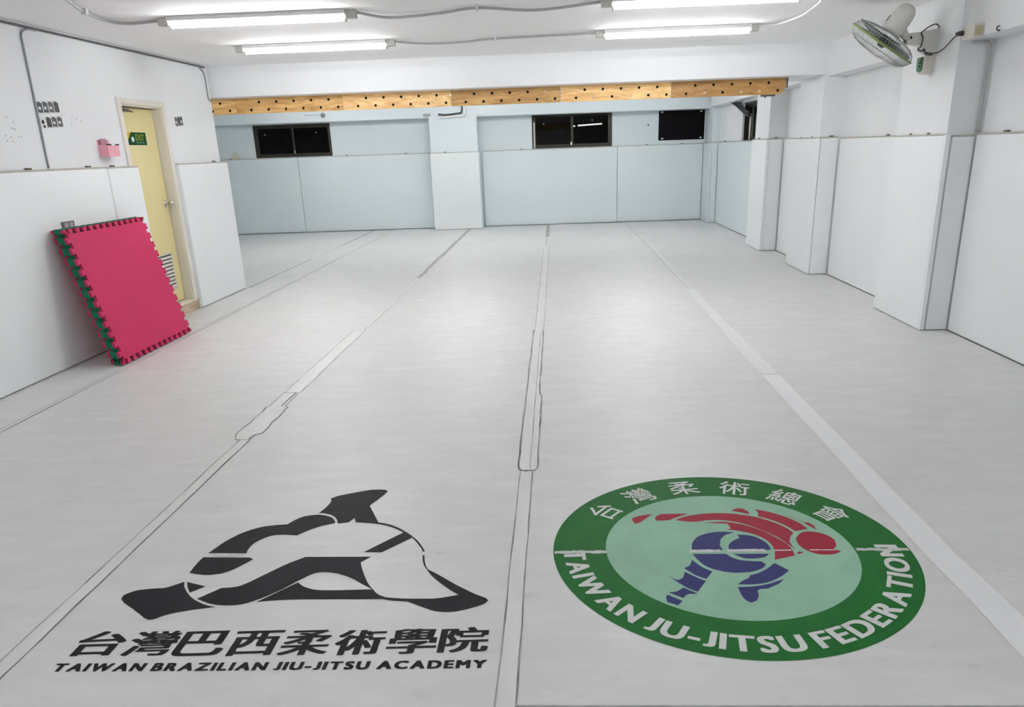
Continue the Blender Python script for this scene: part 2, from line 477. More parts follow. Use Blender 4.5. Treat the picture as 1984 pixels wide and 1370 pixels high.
RED_P=[[(298,2913),(312,2926),(326,2934),(344,2942),(358,2946),(373,2950),(389,2954),(372,2932),(356,2912),(341,2891),(327,2875),(306,2864),(299,2892)],
 [(401,2928),(424,2952),(440,2952),(457,2952),(473,2953),(488,2953),(503,2954),(517,2954),(531,2955),(544,2955),(530,2946),(515,2937),(501,2928),(488,2920),(469,2906),(452,2893),(396,2891),(396,2911)],
 [(477,2895),(490,2905),(504,2915),(519,2925),(532,2931),(546,2936),(562,2941),(578,2945),(596,2949),(616,2952),(636,2954),(656,2955),(675,2954),(694,2953),(712,2951),(730,2947),(749,2942),(767,2936),(785,2930),(800,2923),(816,2915),(830,2907),(843,2897),(854,2888),(866,2878),(877,2867),(887,2856),(899,2842),(909,2828),(918,2814),(927,2793),(933,2773),(912,2743),(896,2700),(898,2662),(907,2632),(901,2645),(895,2658),(888,2673),(882,2687),(876,2703),(870,2719),(863,2734),(854,2748),(845,2760),(835,2773),(824,2785),(813,2798),(802,2811),(790,2823),(779,2835),(767,2845),(754,2854),(742,2863),(728,2871),(714,2877),(699,2883),(684,2887),(668,2890),(651,2892),(634,2892),(617,2891),(603,2890),(586,2883),(571,2878),(556,2877),(539,2878),(522,2881),(507,2885),(492,2890)],
 [(584,2867),(605,2869),(627,2872),(647,2874),(665,2875),(683,2874),(698,2871),(712,2866),(724,2861),(736,2856),(749,2849),(761,2841),(773,2832),(785,2822),(797,2811),(808,2799),(820,2785),(831,2771),(841,2756),(851,2741),(860,2727),(868,2711),(875,2696),(881,2683),(887,2660),(889,2638),(888,2616),(885,2593),(802,2563),(811,2596),(819,2626),(822,2668),(818,2692),(811,2716),(803,2730),(794,2744),(783,2756),(772,2766),(760,2774),(747,2782),(735,2787),(722,2793),(709,2798),(698,2801),(682,2803),(669,2802),(692,2814),(688,2858)],
 [(729,2976),(751,2996),(767,2998),(781,2995),(798,2968),(799,2940),(787,2947),(775,2954),(763,2960),(746,2968)],
 [(831,2990),(844,2983),(857,2976),(871,2969),(885,2960),(900,2949),(916,2936),(932,2922),(945,2909),(956,2896),(965,2884),(973,2872),(980,2859),(988,2842),(994,2824),(1000,2807),(944,2786),(937,2799),(931,2813),(924,2826),(916,2840),(905,2854),(892,2869),(879,2883),(867,2894),(854,2905),(841,2912),(829,2919),(837,2950),(835,2973)],
 [(943,2934),(956,2922),(970,2908),(980,2894),(990,2877),(1000,2861),(1019,2861),(1032,2837),(1034,2798),(1027,2808),(1017,2822),(1011,2834),(1003,2849),(995,2865),(986,2881),(977,2894),(965,2908),(954,2921)],
 [(929,2728),(951,2762),(967,2776),(986,2784),(999,2784),(1013,2781),(1026,2776),(1039,2769),(1051,2760),(1060,2750),(1070,2731),(1075,2711),(1067,2668),(1046,2638),(1070,2623),(1055,2611),(1038,2602),(1023,2599),(1006,2598),(992,2598),(979,2601),(968,2607),(958,2614),(949,2624),(940,2635),(931,2653),(925,2675),(925,2702)],
 [(894,2602),(927,2615),(910,2626)]]
BLUE_P=[[(505,2644),(512,2688),(525,2718),(543,2746),(558,2759),(575,2769),(592,2777),(605,2782),(619,2785),(634,2788),(647,2789),(661,2789),(673,2787),(686,2785),(699,2783),(684,2775),(668,2767),(655,2758),(632,2724),(619,2676),(625,2641)],
 [(502,2611),(629,2611),(642,2588),(654,2576),(669,2565),(681,2561),(693,2558),(707,2556),(722,2554),(738,2553),(750,2551),(761,2531),(746,2508),(735,2499),(722,2490),(707,2483),(694,2479),(678,2476),(663,2474),(648,2473),(634,2473),(620,2475),(606,2478),(593,2482),(581,2488),(568,2494),(556,2502),(546,2511),(535,2524),(526,2538),(519,2555),(512,2572),(507,2592)],
 [(706,2762),(721,2761),(736,2760),(750,2756),(762,2751),(773,2743),(782,2733),(791,2720),(799,2706),(805,2692),(810,2654),(806,2638),(647,2641),(653,2676),(670,2704),(682,2715),(696,2726),(710,2737)],
 [(656,2610),(794,2608),(773,2586),(760,2580),(744,2576),(729,2573),(715,2573),(702,2574),(690,2578),(678,2587),(667,2599)],
 [(795,2539),(833,2487),(817,2468),(797,2449),(784,2438),(770,2427),(754,2417),(740,2409),(726,2403),(713,2399),(699,2396),(685,2394),(671,2393),(656,2393),(641,2394),(626,2395),(648,2418),(664,2429),(677,2438),(682,2453),(696,2460),(710,2466),(723,2473),(737,2483),(751,2495),(766,2509),(780,2524)],
 [(622,2377),(637,2377),(652,2378),(667,2379),(682,2381),(696,2384),(709,2387),(722,2392),(737,2397),(752,2404),(767,2412),(783,2420),(799,2428),(776,2401),(765,2392),(751,2383),(737,2374),(724,2365),(709,2364),(696,2363),(685,2351),(682,2321),(668,2292),(649,2279),(639,2282),(632,2292),(626,2306),(623,2325),(622,2350)],
 [(493,2568),(502,2550),(511,2531),(521,2515),(531,2503),(542,2493),(553,2483),(522,2432),(511,2439),(500,2447),(488,2457),(480,2468),(471,2481),(462,2494),(453,2508),(476,2525),(487,2551)],
 [(452,2483),(462,2471),(472,2460),(483,2449),(494,2438),(505,2428),(517,2418),(476,2348),(464,2357),(452,2366),(441,2377),(432,2388),(424,2399),(416,2410),(409,2421),(400,2435),(391,2447),(382,2460),(392,2449),(402,2438),(410,2430),(423,2427),(438,2441),(445,2460)],
 [(430,2376),(442,2365),(454,2354),(465,2344),(475,2335),(460,2335),(446,2335),(432,2328),(419,2309),(372,2346),(388,2347),(403,2351),(416,2362)],
 [(368,2331),(414,2291),(394,2265),(360,2285),(360,2317)]]

# ================================================================ SETTING
m = MB()
m.box(-7.5, 3.6, YF, 16.8, -0.20, -0.03)
struct(m.build('floor', FLOORB))

m = MB()
m.box(-7.5, 3.6, YF, 16.8, CEIL, CEIL + 0.15)
struct(m.build('ceiling', W_CEIL))

m = MB()
m.box(-7.5, 3.6, YF - 0.15, YF, -0.03, CEIL)
struct(m.build('wall_front', W_WALL))

# left wall with its doorway; worn screw holes are part of its surface
DY0, DY1, DZ = 7.095, 7.835, 2.005
m = MB()
wall_grid(m, YF, 9.04, -0.03, CEIL, [(DY0, DY1, -0.03, DZ)], lambda a, b, c, d: m.box(XL - 0.14, XL, a, b, c, d))
m.mi = 1
for y, z in ((5.566, 1.832), (5.63, 1.80), (5.594, 1.761), (5.612, 1.757), (5.632, 1.752), (5.515, 1.708), (5.57, 1.698),
             (5.645, 1.706), (5.677, 1.703), (5.518, 1.674), (5.576, 1.671), (6.212, 1.87), (6.341, 1.856), (6.40, 1.846),
             (6.453, 1.836), (6.321, 1.801), (8.34, 1.985), (8.34, 1.94), (8.12, 1.80)):
    m.lathe([(0.0006, 0.0), (0.0006, 0.006)], (XL, y, z), (1, 0, 0), 10)
struct(m.build('wall_left', [W_WALL, mat('faded screw hole', (0.36, 0.37, 0.38), 0.9)]))

m = MB()
m.box(-7.5, XL - 0.14, 8.9, 9.04, -0.03, CEIL)
struct(m.build('wall_left_return', W_WALL))
m = MB()
m.box(-7.5, -7.35, 9.04, 16.8, -0.03, CEIL)
struct(m.build('wall_left_far', W_BACK))
# closed dark space behind the door
m = MB()
m.box(-4.6, -4.5, 6.8, 8.1, -0.03, 2.2)
struct(m.build('wall_behind_door', W_WALL))

# right wall with the side window
W4 = (12.80, 13.90, 1.50, 2.115)
m = MB()
wall_grid(m, YF, 16.8, -0.03, CEIL, [W4], lambda a, b, c, d: m.box(XR, XR + 0.2, a, b, c, d))
struct(m.build('wall_right', W_WALL))

# back wall with two sliding windows
BW = back(16.27)
W1 = (-6.08, -4.515, 1.50, 2.125)
W2 = (-0.457, 1.155, 1.50, 2.17)
m = MB(BW)
wall_grid(m, -7.5, 3.45, -0.03, CEIL, [W1, W2], lambda a, b, c, d: m.box(a, b, 0, 0.2, c, d))
struct(m.build('wall_back', W_BACK))

m = MB(back(15.83))
m.box(-7.35, 3.187, 0, 0.44, 2.135, CEIL)
struct(m.build('ceiling_beam_back', W_BACK))
m = MB()
m.box(-7.35, XR, YC, 9.95, 2.165, CEIL)
struct(m.build('ceiling_beam_cross', W_WALL))
m = MB()
m.box(2.985, XR, YF, YC, 2.145, CEIL)
m.box(2.985, XR, 9.95, 15.7, 2.15, CEIL)
struct(m.build('ceiling_beam_right', W_WALL))

m = MB(back(15.83))
m.box(-2.45, -1.52, -0.001, 0.44, -0.03, 2.135)
struct(m.build('pilaster_back', W_BACK))
for nm, y0, y1 in (('pilaster_near', 6.19, 7.10), ('pilaster_middle', 9.09, 9.95), ('pilaster_far', 11.27, 12.0)):
    m = MB()
    m.box(2.945 if nm != 'pilaster_far' else 2.95, XR, y0, y1, -0.03, CEIL if nm == 'pilaster_near' else 2.1645)
    struct(m.build(nm, W_WALL))
m = MB()
m.box(3.03, XR, 15.68, 16.33, -0.03, 2.16)
struct(m.build('pilaster_corner', W_BACK))


# ---------------------------------------------------------------- windows and door
def sliding_window(name, W, f, gm=GLASS):
    u0, u1, z0, z1 = W
    mid = (u0 + u1) / 2
    m = MB(f)
    m.box(u0, u0 + 0.035, 0.03, 0.14, z0, z1)
    m.box(u1 - 0.035, u1, 0.03, 0.14, z0, z1)
    m.box(u0 + 0.035, u1 - 0.035, 0.03, 0.14, z1 - 0.035, z1)
    m.box(u0 + 0.035, u1 - 0.035, 0.03, 0.14, z0, z0 + 0.03)
    o = struct(m.build(name, BRONZE))
    for a, b, d in ((u0 + 0.036, mid + 0.025, 0.05), (mid - 0.025, u1 - 0.036, 0.08)):
        m = MB(f)
        m.box(a, a + 0.04, d, d + 0.025, z0 + 0.031, z1 - 0.036)
        m.box(b - 0.04, b, d, d + 0.025, z0 + 0.031, z1 - 0.036)
        m.box(a + 0.04, b - 0.04, d, d + 0.025, z1 - 0.07, z1 - 0.036)
        m.box(a + 0.04, b - 0.04, d, d + 0.025, z0 + 0.031, z0 + 0.07)
        s = m.build('window_sash', BRONZE, o)
        m = MB(f)
        m.box(a + 0.04, b - 0.04, d + 0.010, d + 0.015, z0 + 0.07, z1 - 0.07)
        m.build('window_pane', gm, s)
    return o


w1 = sliding_window('window_1', W1, BW)
w2 = sliding_window('window_2', W2, BW)
for o, u, zz in ((w1, (-5.29), 1.57), (w2, 0.33, 1.55)):
    m = MB(BW)
    m.box(u - 0.012, u + 0.012, 0.04, 0.05, zz, zz + 0.06)
    m.build('window_latch', STEEL, o)
for o, u, zz in ((w1, -5.86, 1.945), (w1, -4.83, 1.96), (w2, -0.22, 1.97), (w2, 0.76, 2.01)):
    m = MB()
    m.lathe([(0, 0), (0, 0.014), (0.005, 0.012), (0.006, 0)], (u, 16.27 + 0.036 * u + (0.058 if u < (0.35 if u > -2 else -5.3) else 0.088), zz), (0, -1, 0), 12)
    m.build('pane_screw', STEEL, o)
m = MB(BW)
m.box(W2[0] + 0.03, W2[0] + 0.06, 0.022, 0.045, 1.51, 2.0)
m.build('window_track', mat('pale track metal', (0.55, 0.53, 0.48), 0.5), w2)

SW = lambda u, d, z: (XR + d, u, z)
w4 = sliding_window('window_4', W4, SW)
m = MB()
m.tube([(XR + 0.02, 13.42, 1.51), (XR + 0.02, 13.42, 1.93)], 0.018, 8)
m.build('window_stay', PLASTW, w4)

# added dark wall backing the tube that draws the middle window's light streak
m = MB()
m.box(-9, 9, 21.0, 21.3, -0.2, 5)
struct(m.build('wall_outside', mat('night wall', (0.004, 0.004, 0.004), 0.9, spec=0.0)))
# door
m = MB()
m.box(XL - 0.001, XL + 0.016, 7.035, DY0 + 0.004, 0.0, 2.05, 0.003)
m.box(XL - 0.001, XL + 0.016, DY1 - 0.004, 7.897, 0.0, 2.05, 0.003)
m.box(XL - 0.001, XL + 0.016, DY0 + 0.004, DY1 - 0.004, DZ - 0.004, 2.05, 0.003)
m.box(XL - 0.13, XL, DY1 - 0.016, DY1 + 0.0, 0.12, DZ)
m.box(XL - 0.13, XL, DY0, DY0 + 0.016, 0.12, DZ)
m.box(XL - 0.13, XL, DY0 + 0.016, DY1 - 0.016, DZ - 0.016, DZ)
door = struct(m.build('door_1', FRAMEC))
m = MB()
m.box(XL - 0.12, XL - 0.08, DY0 + 0.02, DY1 - 0.026, 0.125, DZ - 0.024, 0.002)
leaf = m.build('door_leaf', DOORY, door)
m = MB()
m.box(XL - 0.079, XL - 0.074, 7.22, 7.69, 0.26, 0.62)
for k in range(9):
    z = 0.285 + k * 0.036
    m.prism([(XL - 0.074, 7.235, z), (XL - 0.060, 7.235, z), (XL - 0.074, 7.235, z + 0.022)], (0, 0.44, 0))
g = m.build('vent_grille', mat('vent slats', (0.55, 0.54, 0.47), 0.5), leaf)
m = MB()
for k in range(9):
    m.box(XL - 0.0739, XL - 0.0735, 7.24, 7.67, 0.308 + k * 0.036, 0.319 + k * 0.036)
m.build('vent_gap', BLACK, g)
m = MB()
m.lathe([(0, 0), (0, 0.033), (0.006, 0.033), (0.012, 0.024), (0.014, 0.011), (0.045, 0.011), (0.05, 0.02), (0.06, 0.029),
         (0.075, 0.031), (0.088, 0.024), (0.094, 0.010), (0.095, 0)], (XL - 0.08, 7.745, 1.10), (1, 0, 0), 20)
m.build('door_knob', STEEL, leaf)
m = MB()
m.box(XL - 0.08, XL - 0.062, 7.27, 7.36, 1.945, 1.968, 0.003)
m.tube([(XL - 0.07, 7.36, 1.956), (XL - 0.055, 7.40, 1.945)], 0.006, 6)
m.build('door_catch', STEELDK, leaf)
m = MB()
m.box(XL - 0.13, XL + 0.02, 7.05, 7.89, -0.03, 0.10, 0.006)
m.build('door_sill', SILL, door)
m = MB()
m.box(XL - 0.13, XL + 0.024, 7.045, 7.895, 0.1003, 0.116, 0.005)
m.build('sill_nosing', FRAMEC, door)

# skirting trim of pale foam beside the sill
m = MB()
m.prism([(XL + 0.022, 7.885, 0.001)] + [(XL + 0.022, 7.885 + 0.05 * math.cos(a), 0.09 * math.sin(a) + 0.03) for a in
        [k * PI / 12 for k in range(7)]] + [(XL + 0.022, 7.885, 0.12)], (0.018, 0, 0))
struct(m.build('trim_1', CREAM))

# ================================================================ FLOOR MATS
STRIPS = [(-7.34, -5.292, 9.05, 15.93, 'white vinyl floor mat at far left corner below the back wall'),
          (-5.287, -3.785, 9.05, 15.98, 'white vinyl floor mat beyond the left wall end, second strip from the far corner'),
          (-3.78, -3.344, 1.2, 16.02, 'narrow white vinyl floor mat along the left wall under the leaning foam mats'),
          (-3.340, -1.752, 1.2, 16.08, 'white vinyl floor mat between the leaning foam mats and the black logo mat'),
          (-1.747, -0.172, 1.2, 16.14, 'white vinyl floor mat printed with the black academy logo'),
          (-0.168, 1.424, 1.772, 16.20, 'white vinyl floor mat printed with the round green emblem'),
          (1.427, 3.1445, 1.772, 16.24, 'white vinyl floor mat along the right wall pads')]
MATS = []
for x0, x1, y0, y1, lb in STRIPS:
    m = MB()
    m.box(x0, x1, y0, y1, -0.03, 0.0, 0.0015, 1)
    MATS.append(tag(m.build('floor_mat', VINYL), lb, 'floor mat', 'vinyl mat strips covering the floor'))
m = MB()
m.box(-3.846, -3.784, 1.2, 9.03, -0.03, -0.001)
struct(m.build('trim_2', VINYL))


def flat(z):
    return lambda x, y: (x, y, z)


def ink(polys, z, name, mt, parent):
    m = MB()
    for P in polys:
        m.poly([(x / 1000, y / 1000, z) for x, y in P])
    return m.build(name, mt, parent, up=True, recalc=False)


def glyphs(items, z, name, mt, parent, shifts=((0, 0),), split=False):
    """items: (char, fn mapping unit glyph box (gx,gy) to floor xy, offset, fit)"""
    m = MB()
    for k, (ch, fn, off) in enumerate(items):
        me, bb = text_mesh(ch, off)
        for j, (sx, sy) in enumerate(shifts):
            m.add_mesh(me, lambda co: Vector((*fn(co.x + sx, co.y + sy, bb), z + 0.00004 * j)))
        bpy.data.meshes.remove(me)
        if split:
            m.build(name, mt, parent, up=True, recalc=False)
            m = MB()
    if not split:
        m.build(name, mt, parent, up=True, recalc=False)


# black academy logo
fig = ink(BLACK_P, 0.0008, 'printed_logo', INK, MATS[4])
CN = '台灣巴西柔術學院'
X0 = (-1.604, -1.4272, -1.2591, -1.0854, -0.9136, -0.7381, -0.5652, -0.3983)
Y0 = (1.9966, 1.9959, 1.9953, 1.9959, 1.9978, 1.9984, 2.0029, 2.010)


def cnfit(i):
    def fn(gx, gy, bb):
        u = (gx - bb[0]) / (bb[1] - bb[0])
        v = (gy - bb[2]) / (bb[3] - bb[2])
        return (X0[i] + u * 0.150, Y0[i] + v * 0.130 + 0.006 * u)
    return fn


glyphs([(c, cnfit(i), 0.0) for i, c in enumerate(CN)], 0.0008, 'chinese_character', INK, fig,
       [(a, b) for a in (-0.034, -0.017, 0.0, 0.017, 0.034) for b in (-0.006, 0.006)], True)


def cap(ch):
    """outline of a capital letter, J lifted so that it sits on the baseline"""
    me, bb = text_mesh(ch)
    if ch == 'J':
        k = 0.686 / (bb[3] - bb[2])
        for v in me.vertices:
            v.co.y = (v.co.y - bb[2]) * k
    return me, bb


def latin_row(words, x0, x1, place, parent, mt, z, copies):
    sets = [[cap(c) for c in wd] for wd in words]
    gap, space = 0.235, 0.52
    tot = -space
    for st in sets:
        tot += space + sum(bb[1] - bb[0] + gap for me, bb in st) - gap
    k = (x1 - x0) / tot
    x = 0.0
    for st in sets:
        m = MB()
        for me, bb in st:
            for j, (dx, dy) in enumerate(copies):
                m.add_mesh(me, lambda co: Vector((*place(x0 + (x + co.x - bb[0] + dx) * k, co.y + dy), z + 0.00004 * j)))
            x += bb[1] - bb[0] + gap
        x += space - gap
        m.build('printed_word', mt, parent, up=True, recalc=False)


latin_row(('TAIWAN', 'BRAZILIAN', 'JIU-JITSU', 'ACADEMY'), -1.609, -0.247,
          lambda x, g: (x, 1.9208 + g * 0.0385 / 0.735 + 0.0138 * max(0, (x + 1.609) / 1.368) ** 1.5), fig, INK, 0.0008,
          [(a, b) for a in (0, 0.03, 0.06, 0.09, 0.12) for b in (0, 0.028, 0.056)])

# round green emblem
EC = (0.648, 2.648)


def disc(r0, r1, z, name, mt, parent, n=128):
    m = MB()
    a = [2 * PI * k / n for k in range(n)]
    if r0 == 0:
        m.face([m.v((EC[0] + r1 * math.cos(t), EC[1] + r1 * math.sin(t), z)) for t in a])
    else:
        o = [m.v((EC[0] + r1 * math.cos(t), EC[1] + r1 * math.sin(t), z)) for t in a]
        i = [m.v((EC[0] + r0 * math.cos(t), EC[1] + r0 * math.sin(t), z)) for t in a]
        for k in range(n):
            m.face((o[k], o[(k + 1) % n], i[(k + 1) % n], i[k]))
    return m.build(name, mt, parent, up=True, recalc=False)


emb = disc(0.476, 0.683, 0.0008, 'printed_emblem', GREEN, MATS[5])
disc(0, 0.476, 0.0008, 'pale_centre', GREENL, emb)
ink(RED_P, 0.0012, 'red_figure', RED, emb)
ink(BLUE_P, 0.0012, 'blue_figure', BLUE, emb)


def arcfit(deg, rad, h, wscale, flip):
    t = math.radians(deg)
    er = Vector((math.cos(t), math.sin(t)))
    et = Vector((-math.sin(t), math.cos(t)))
    if flip:      # latin letters stand with their heads towards the centre
        U, V = et, -er
    else:
        U, V = -et, er

    def fn(gx, gy, bb):
        gw = (bb[0] + bb[1]) / 2
        if flip:
            gh = 0.343
            k = h / 0.686
        else:
            gh = (bb[2] + bb[3]) / 2
            k = h / 0.92
        q = Vector(EC) + er * rad + U * (gx - gw) * k * wscale + V * (gy - gh) * k
        return q.x, q.y
    return fn


glyphs([(c, arcfit(a, 0.572, 0.135, 0.95, False), 0.0) for c, a in
        zip('台灣柔術總會', (143.6, 121.3, 98.8, 75.5, 53.1, 30.8))], 0.0012, 'chinese_character', PRINTW, emb,
       [(a, b) for a in (-0.007, 0.007) for b in (-0.006, 0.006)], True)
for wd, a0, a1 in (('TAIWAN', -179.3, -131.0), ('JU-JITSU', -126.8, -79.8), ('FEDERATION', -75.6, 1.6)):
    caps = [cap(c) for c in wd]
    gap = 0.16
    tot = sum(bb[1] - bb[0] + gap for me, bb in caps) - gap
    k = (a1 - a0) / tot
    wsc = math.radians(k) * 0.601 / (0.080 / 0.686)
    x = 0.0
    m = MB()
    for me, bb in caps:
        wl = bb[1] - bb[0]
        fn = arcfit(a0 + (x + wl / 2) * k, 0.601, 0.080, wsc, True)
        x += wl + gap
        j = 0
        for a in (-0.042, -0.014, 0.014, 0.042):
            for b in (-0.016, 0.016):
                m.add_mesh(me, lambda co: Vector((*fn(co.x + a, co.y + b, bb), 0.0012 + 0.00004 * j)))
                j += 1
    m.build('printed_word', PRINTW, emb, up=True, recalc=False)


def ragged(x0, x1, y, hw, z, n, jag):
    a, b = [], []
    for k in range(n + 1):
        x = x0 + (x1 - x0) * k / n
        a.append((x, y - hw + random.uniform(-jag, jag), z))
        b.append((x, y + hw + random.uniform(-jag, jag), z))
    return a, b[::-1]


def worn(parent, spans, y, hw, z):
    for x0, x1, hw2 in spans:
        m = MB()
        a, b = ragged(x0, x1, y, hw2, z, max(4, int((x1 - x0) / 0.012)), hw2 * 0.35)
        n = len(a)
        va = [m.v(p) for p in a]
        vb = [m.v(p) for p in b[::-1]]
        for k in range(n - 1):
            m.face((va[k], va[k + 1], vb[k + 1], vb[k]))
        m.build('worn_crease', WORN, parent, up=True, recalc=False)


worn(emb, ((-0.03, 0.172, 0.011), (0.493, 0.611, 0.010), (0.640, 0.785, 0.010), (0.815, 0.885, 0.004), (0.955, 1.05, 0.004), (1.13, 1.326, 0.010)),
     2.634, 0.01, 0.0016)
worn(fig, ((-1.40, -1.27, 0.008), (-0.50, -0.475, 0.004)), 2.637, 0.008, 0.0013)


# ---------------------------------------------------------------- seam tapes
def tape(label, pts, mt=TAPE, edges=(), z=0.0014, dirtw=0.004, grp='tape strips over the mat seams'):
    """pts: (x_left, x_right, y); edges: which borders carry a dirt line"""
    m = MB()
    L = [m.v((a, y, z)) for a, b, y in pts]
    R = [m.v((b, y, z)) for a, b, y in pts]
    for k in range(len(pts) - 1):
        m.face((L[k], R[k], R[k + 1], L[k + 1]))
    m.mi = 1

    def line(q):
        w = dirtw
        for (xa, ya), (xb, yb) in zip(q, q[1:]):
            d = Vector((xb - xa, yb - ya))
            n = Vector((-d.y, d.x)).normalized() * w * random.uniform(0.35, 0.65)
            m.face([m.v((xa + n.x, ya + n.y, z + 0.0002)), m.v((xa - n.x, ya - n.y, z + 0.0002)),
                    m.v((xb - n.x, yb - n.y, z + 0.0002)), m.v((xb + n.x, yb + n.y, z + 0.0002))])
    if 'l' in edges:
        line([(a, y) for a, b, y in pts])
    if 'r' in edges:
        line([(b, y) for a, b, y in pts])
    if 's' in edges:
        line([(pts[0][0], pts[0][2]), (pts[0][1], pts[0][2])])
    if 'e' in edges:
        line([(pts[-1][0], pts[-1][2]), (pts[-1][1], pts[-1][2])])
    return tag(m.build('seam_tape', [mt, DIRT], up=True, recalc=False), label, 'tape', grp)


def run(x0, x1, ya, yb, n, jit=0.003, dx=0.0):
    out = []
    for k in range(n + 1):
        t = k / n
        out.append((x0 + dx * t + random.uniform(-jit, jit), x1 + dx * t + random.uniform(-jit, jit), ya + (yb - ya) * t))
    return out


tape('white tape strip running between the black logo and the round green emblem',
     run(-0.199, -0.140, 1.2, 3.425, 14, 0.002), edges='lr', dirtw=0.005)
tape('wide grimy tape patch with a rounded near end, on the centre seam beyond the emblem',
     [(-0.196, -0.128, 3.44), (-0.208, -0.116, 3.47)] + run(-0.212, -0.115, 3.52, 4.6, 8) + run(-0.212, -0.128, 4.7, 6.45, 9)
     + [(-0.205, -0.14, 6.5)], edges='lrs', dirtw=0.009, z=0.0020)
tape('inner white tape on top of the centre seam patch', run(-0.185, -0.152, 3.46, 6.4, 12, 0.002), edges='r', z=0.0026, dirtw=0.004)
tape('faint white tape on the centre seam in the middle of the room', run(-0.205, -0.125, 6.52, 12.4, 16), edges='lr', dirtw=0.004, z=0.0012)
tape('short grey tape at the far end of the centre seam against the back wall', run(-0.200, -0.128, 13.9, 16.1, 6, 0.006), TAPEG)
tape('white tape strip with dark edges running beside the black logo to the lower left',
     run(-1.806, -1.749, 1.2, 3.93, 20, 0.003), edges='lr', dirtw=0.006)
tape('wide torn tape patch above the black logo on the left seam',
     [(-1.83, -1.76, 3.93), (-1.86, -1.755, 4.0)] + run(-1.86, -1.72, 4.03, 4.5, 5, 0.006) + run(-1.85, -1.77, 4.52, 4.8, 2), edges='lrse',
     z=0.0020, dirtw=0.008)
tape('white tape strip on the left seam beyond the torn patch', run(-1.85, -1.74, 4.8, 6.65, 12), edges='lre', dirtw=0.005)
tape('grey dirty strip at the far end of the left seam running to the back pilaster', run(-1.785, -1.725, 9.6, 15.69, 16, 0.008), TAPEG)
tape('thin grey strip on the left seam in the middle of the room', run(-1.765, -1.735, 6.8, 9.5, 12, 0.004), TAPE, edges='r')
tape('bright white tape strip crossing the floor diagonally right of the green emblem',
     run(1.385, 1.505, 1.772, 2.3, 4, 0.002, -0.006) + run(1.37, 1.485, 2.6, 5.0, 10, 0.002, 0.003), TAPEB)
tape('whitish tape strip continuing towards the back wall beyond the bright right tape', run(1.373, 1.487, 5.02, 6.1, 5, 0.002) + run(1.387, 1.475, 6.4, 8.3, 6, 0.002, 0.01), TAPEM)
tape('faint far tape strip right of centre near the back wall', run(1.42, 1.47, 8.4, 12.6, 10, 0.003, 0.05), TAPE)
tape('thin grimy tape along the seam in front of the leaning foam mats', run(-3.375, -3.342, 1.2, 15.9, 40, 0.002), TAPE, edges='lr', dirtw=0.006)
tape('grey strip on the seam beyond the left wall end', run(-3.80, -3.775, 9.2, 11.7, 10, 0.002), TAPEG)
tape('short grey strip on the left far seam touching the back wall', run(-3.80, -3.76, 13.6, 15.95, 10, 0.002), TAPEG)

# ================================================================ WALL PADS
PADN = [0]


def pad(label, p0, p1, z1=1.49, th=0.04, mt=PAD, brackets=(), batten=True, z0=0.006):
    """p0->p1 along the pad's face seen from the room, body to the left-hand side of that direction (behind)"""
    p0, p1 = Vector((*p0, 0)), Vector((*p1, 0))
    L = (p1 - p0).length
    t = (p1 - p0).normalized()
    n = Vector((-t.y, t.x, 0))       # towards the wall
    f = lambda u, d, z: tuple(p0 + t * u + n * d + Vector((0, 0, z)))
    m = MB(f)
    m.box(0.002, L - 0.002, 0, th, z0, z1 - (0.014 if batten else 0), 0.007, 2)
    o = tag(m.build('wall_pad', mt), label, 'wall pad', 'white padded panels along the walls')
    if batten:
        m = MB(f)
        m.box(0.002, L - 0.002, 0.006, th, z1 - 0.0138, z1, 0.002, 1)
        b = m.build('top_batten', BATTEN, o)
        for u in brackets:
            m = MB(f)
            m.box(u - 0.022, u + 0.022, 0.012, th, z1 + 0.0002, z1 + 0.012, 0.002, 1)
            m.build('bracket', STEELDK, b)
    return o


# left wall (faces +x): direction -y keeps the body behind, towards -x
def padL(label, y0, y1, z1, br=()):
    return pad(label, (-3.809, y0), (-3.809, y1), z1, 0.040, PAD, br)


padL('large white wall pad at the left, behind the leaning foam mats', 1.0, 6.63, 1.475, (3.2, 4.65, 5.4))
padL('narrow white wall pad between the leaning foam mats and the yellow door', 6.637, 7.146, 1.472, (0.12,))
padL('white wall pad right of the yellow door, on the end of the left wall', 7.937, 9.14, 1.478, (0.9,))
# back wall
bk = lambda off, u: (u, off + 0.036 * u)
PB = 16.229
# for the back wall the body must lie towards +y: walk in +x
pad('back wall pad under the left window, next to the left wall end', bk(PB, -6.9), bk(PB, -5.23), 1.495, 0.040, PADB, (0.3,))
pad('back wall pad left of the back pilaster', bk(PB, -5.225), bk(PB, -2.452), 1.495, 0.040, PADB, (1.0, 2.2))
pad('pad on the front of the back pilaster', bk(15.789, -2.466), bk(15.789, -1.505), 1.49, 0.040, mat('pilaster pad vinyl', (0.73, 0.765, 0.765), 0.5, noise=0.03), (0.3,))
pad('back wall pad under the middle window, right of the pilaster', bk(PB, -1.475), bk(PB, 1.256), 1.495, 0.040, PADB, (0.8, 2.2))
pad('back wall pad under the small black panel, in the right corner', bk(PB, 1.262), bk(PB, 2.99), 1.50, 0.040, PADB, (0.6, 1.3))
pad('thin side pad on the right flank of the back pilaster', (-1.499, 15.74), (-1.499, 16.17), 1.49, 0.018, PADB, batten=False)
# right wall faces -x: walk in -y so that the body is towards +x
def padR(label, x, ya, yb, z1=1.505, th=0.040, br=(), mt=PAD, z0=0.006):
    return pad(label, (x, ya), (x, yb), z1, th, mt, br, z0=z0)


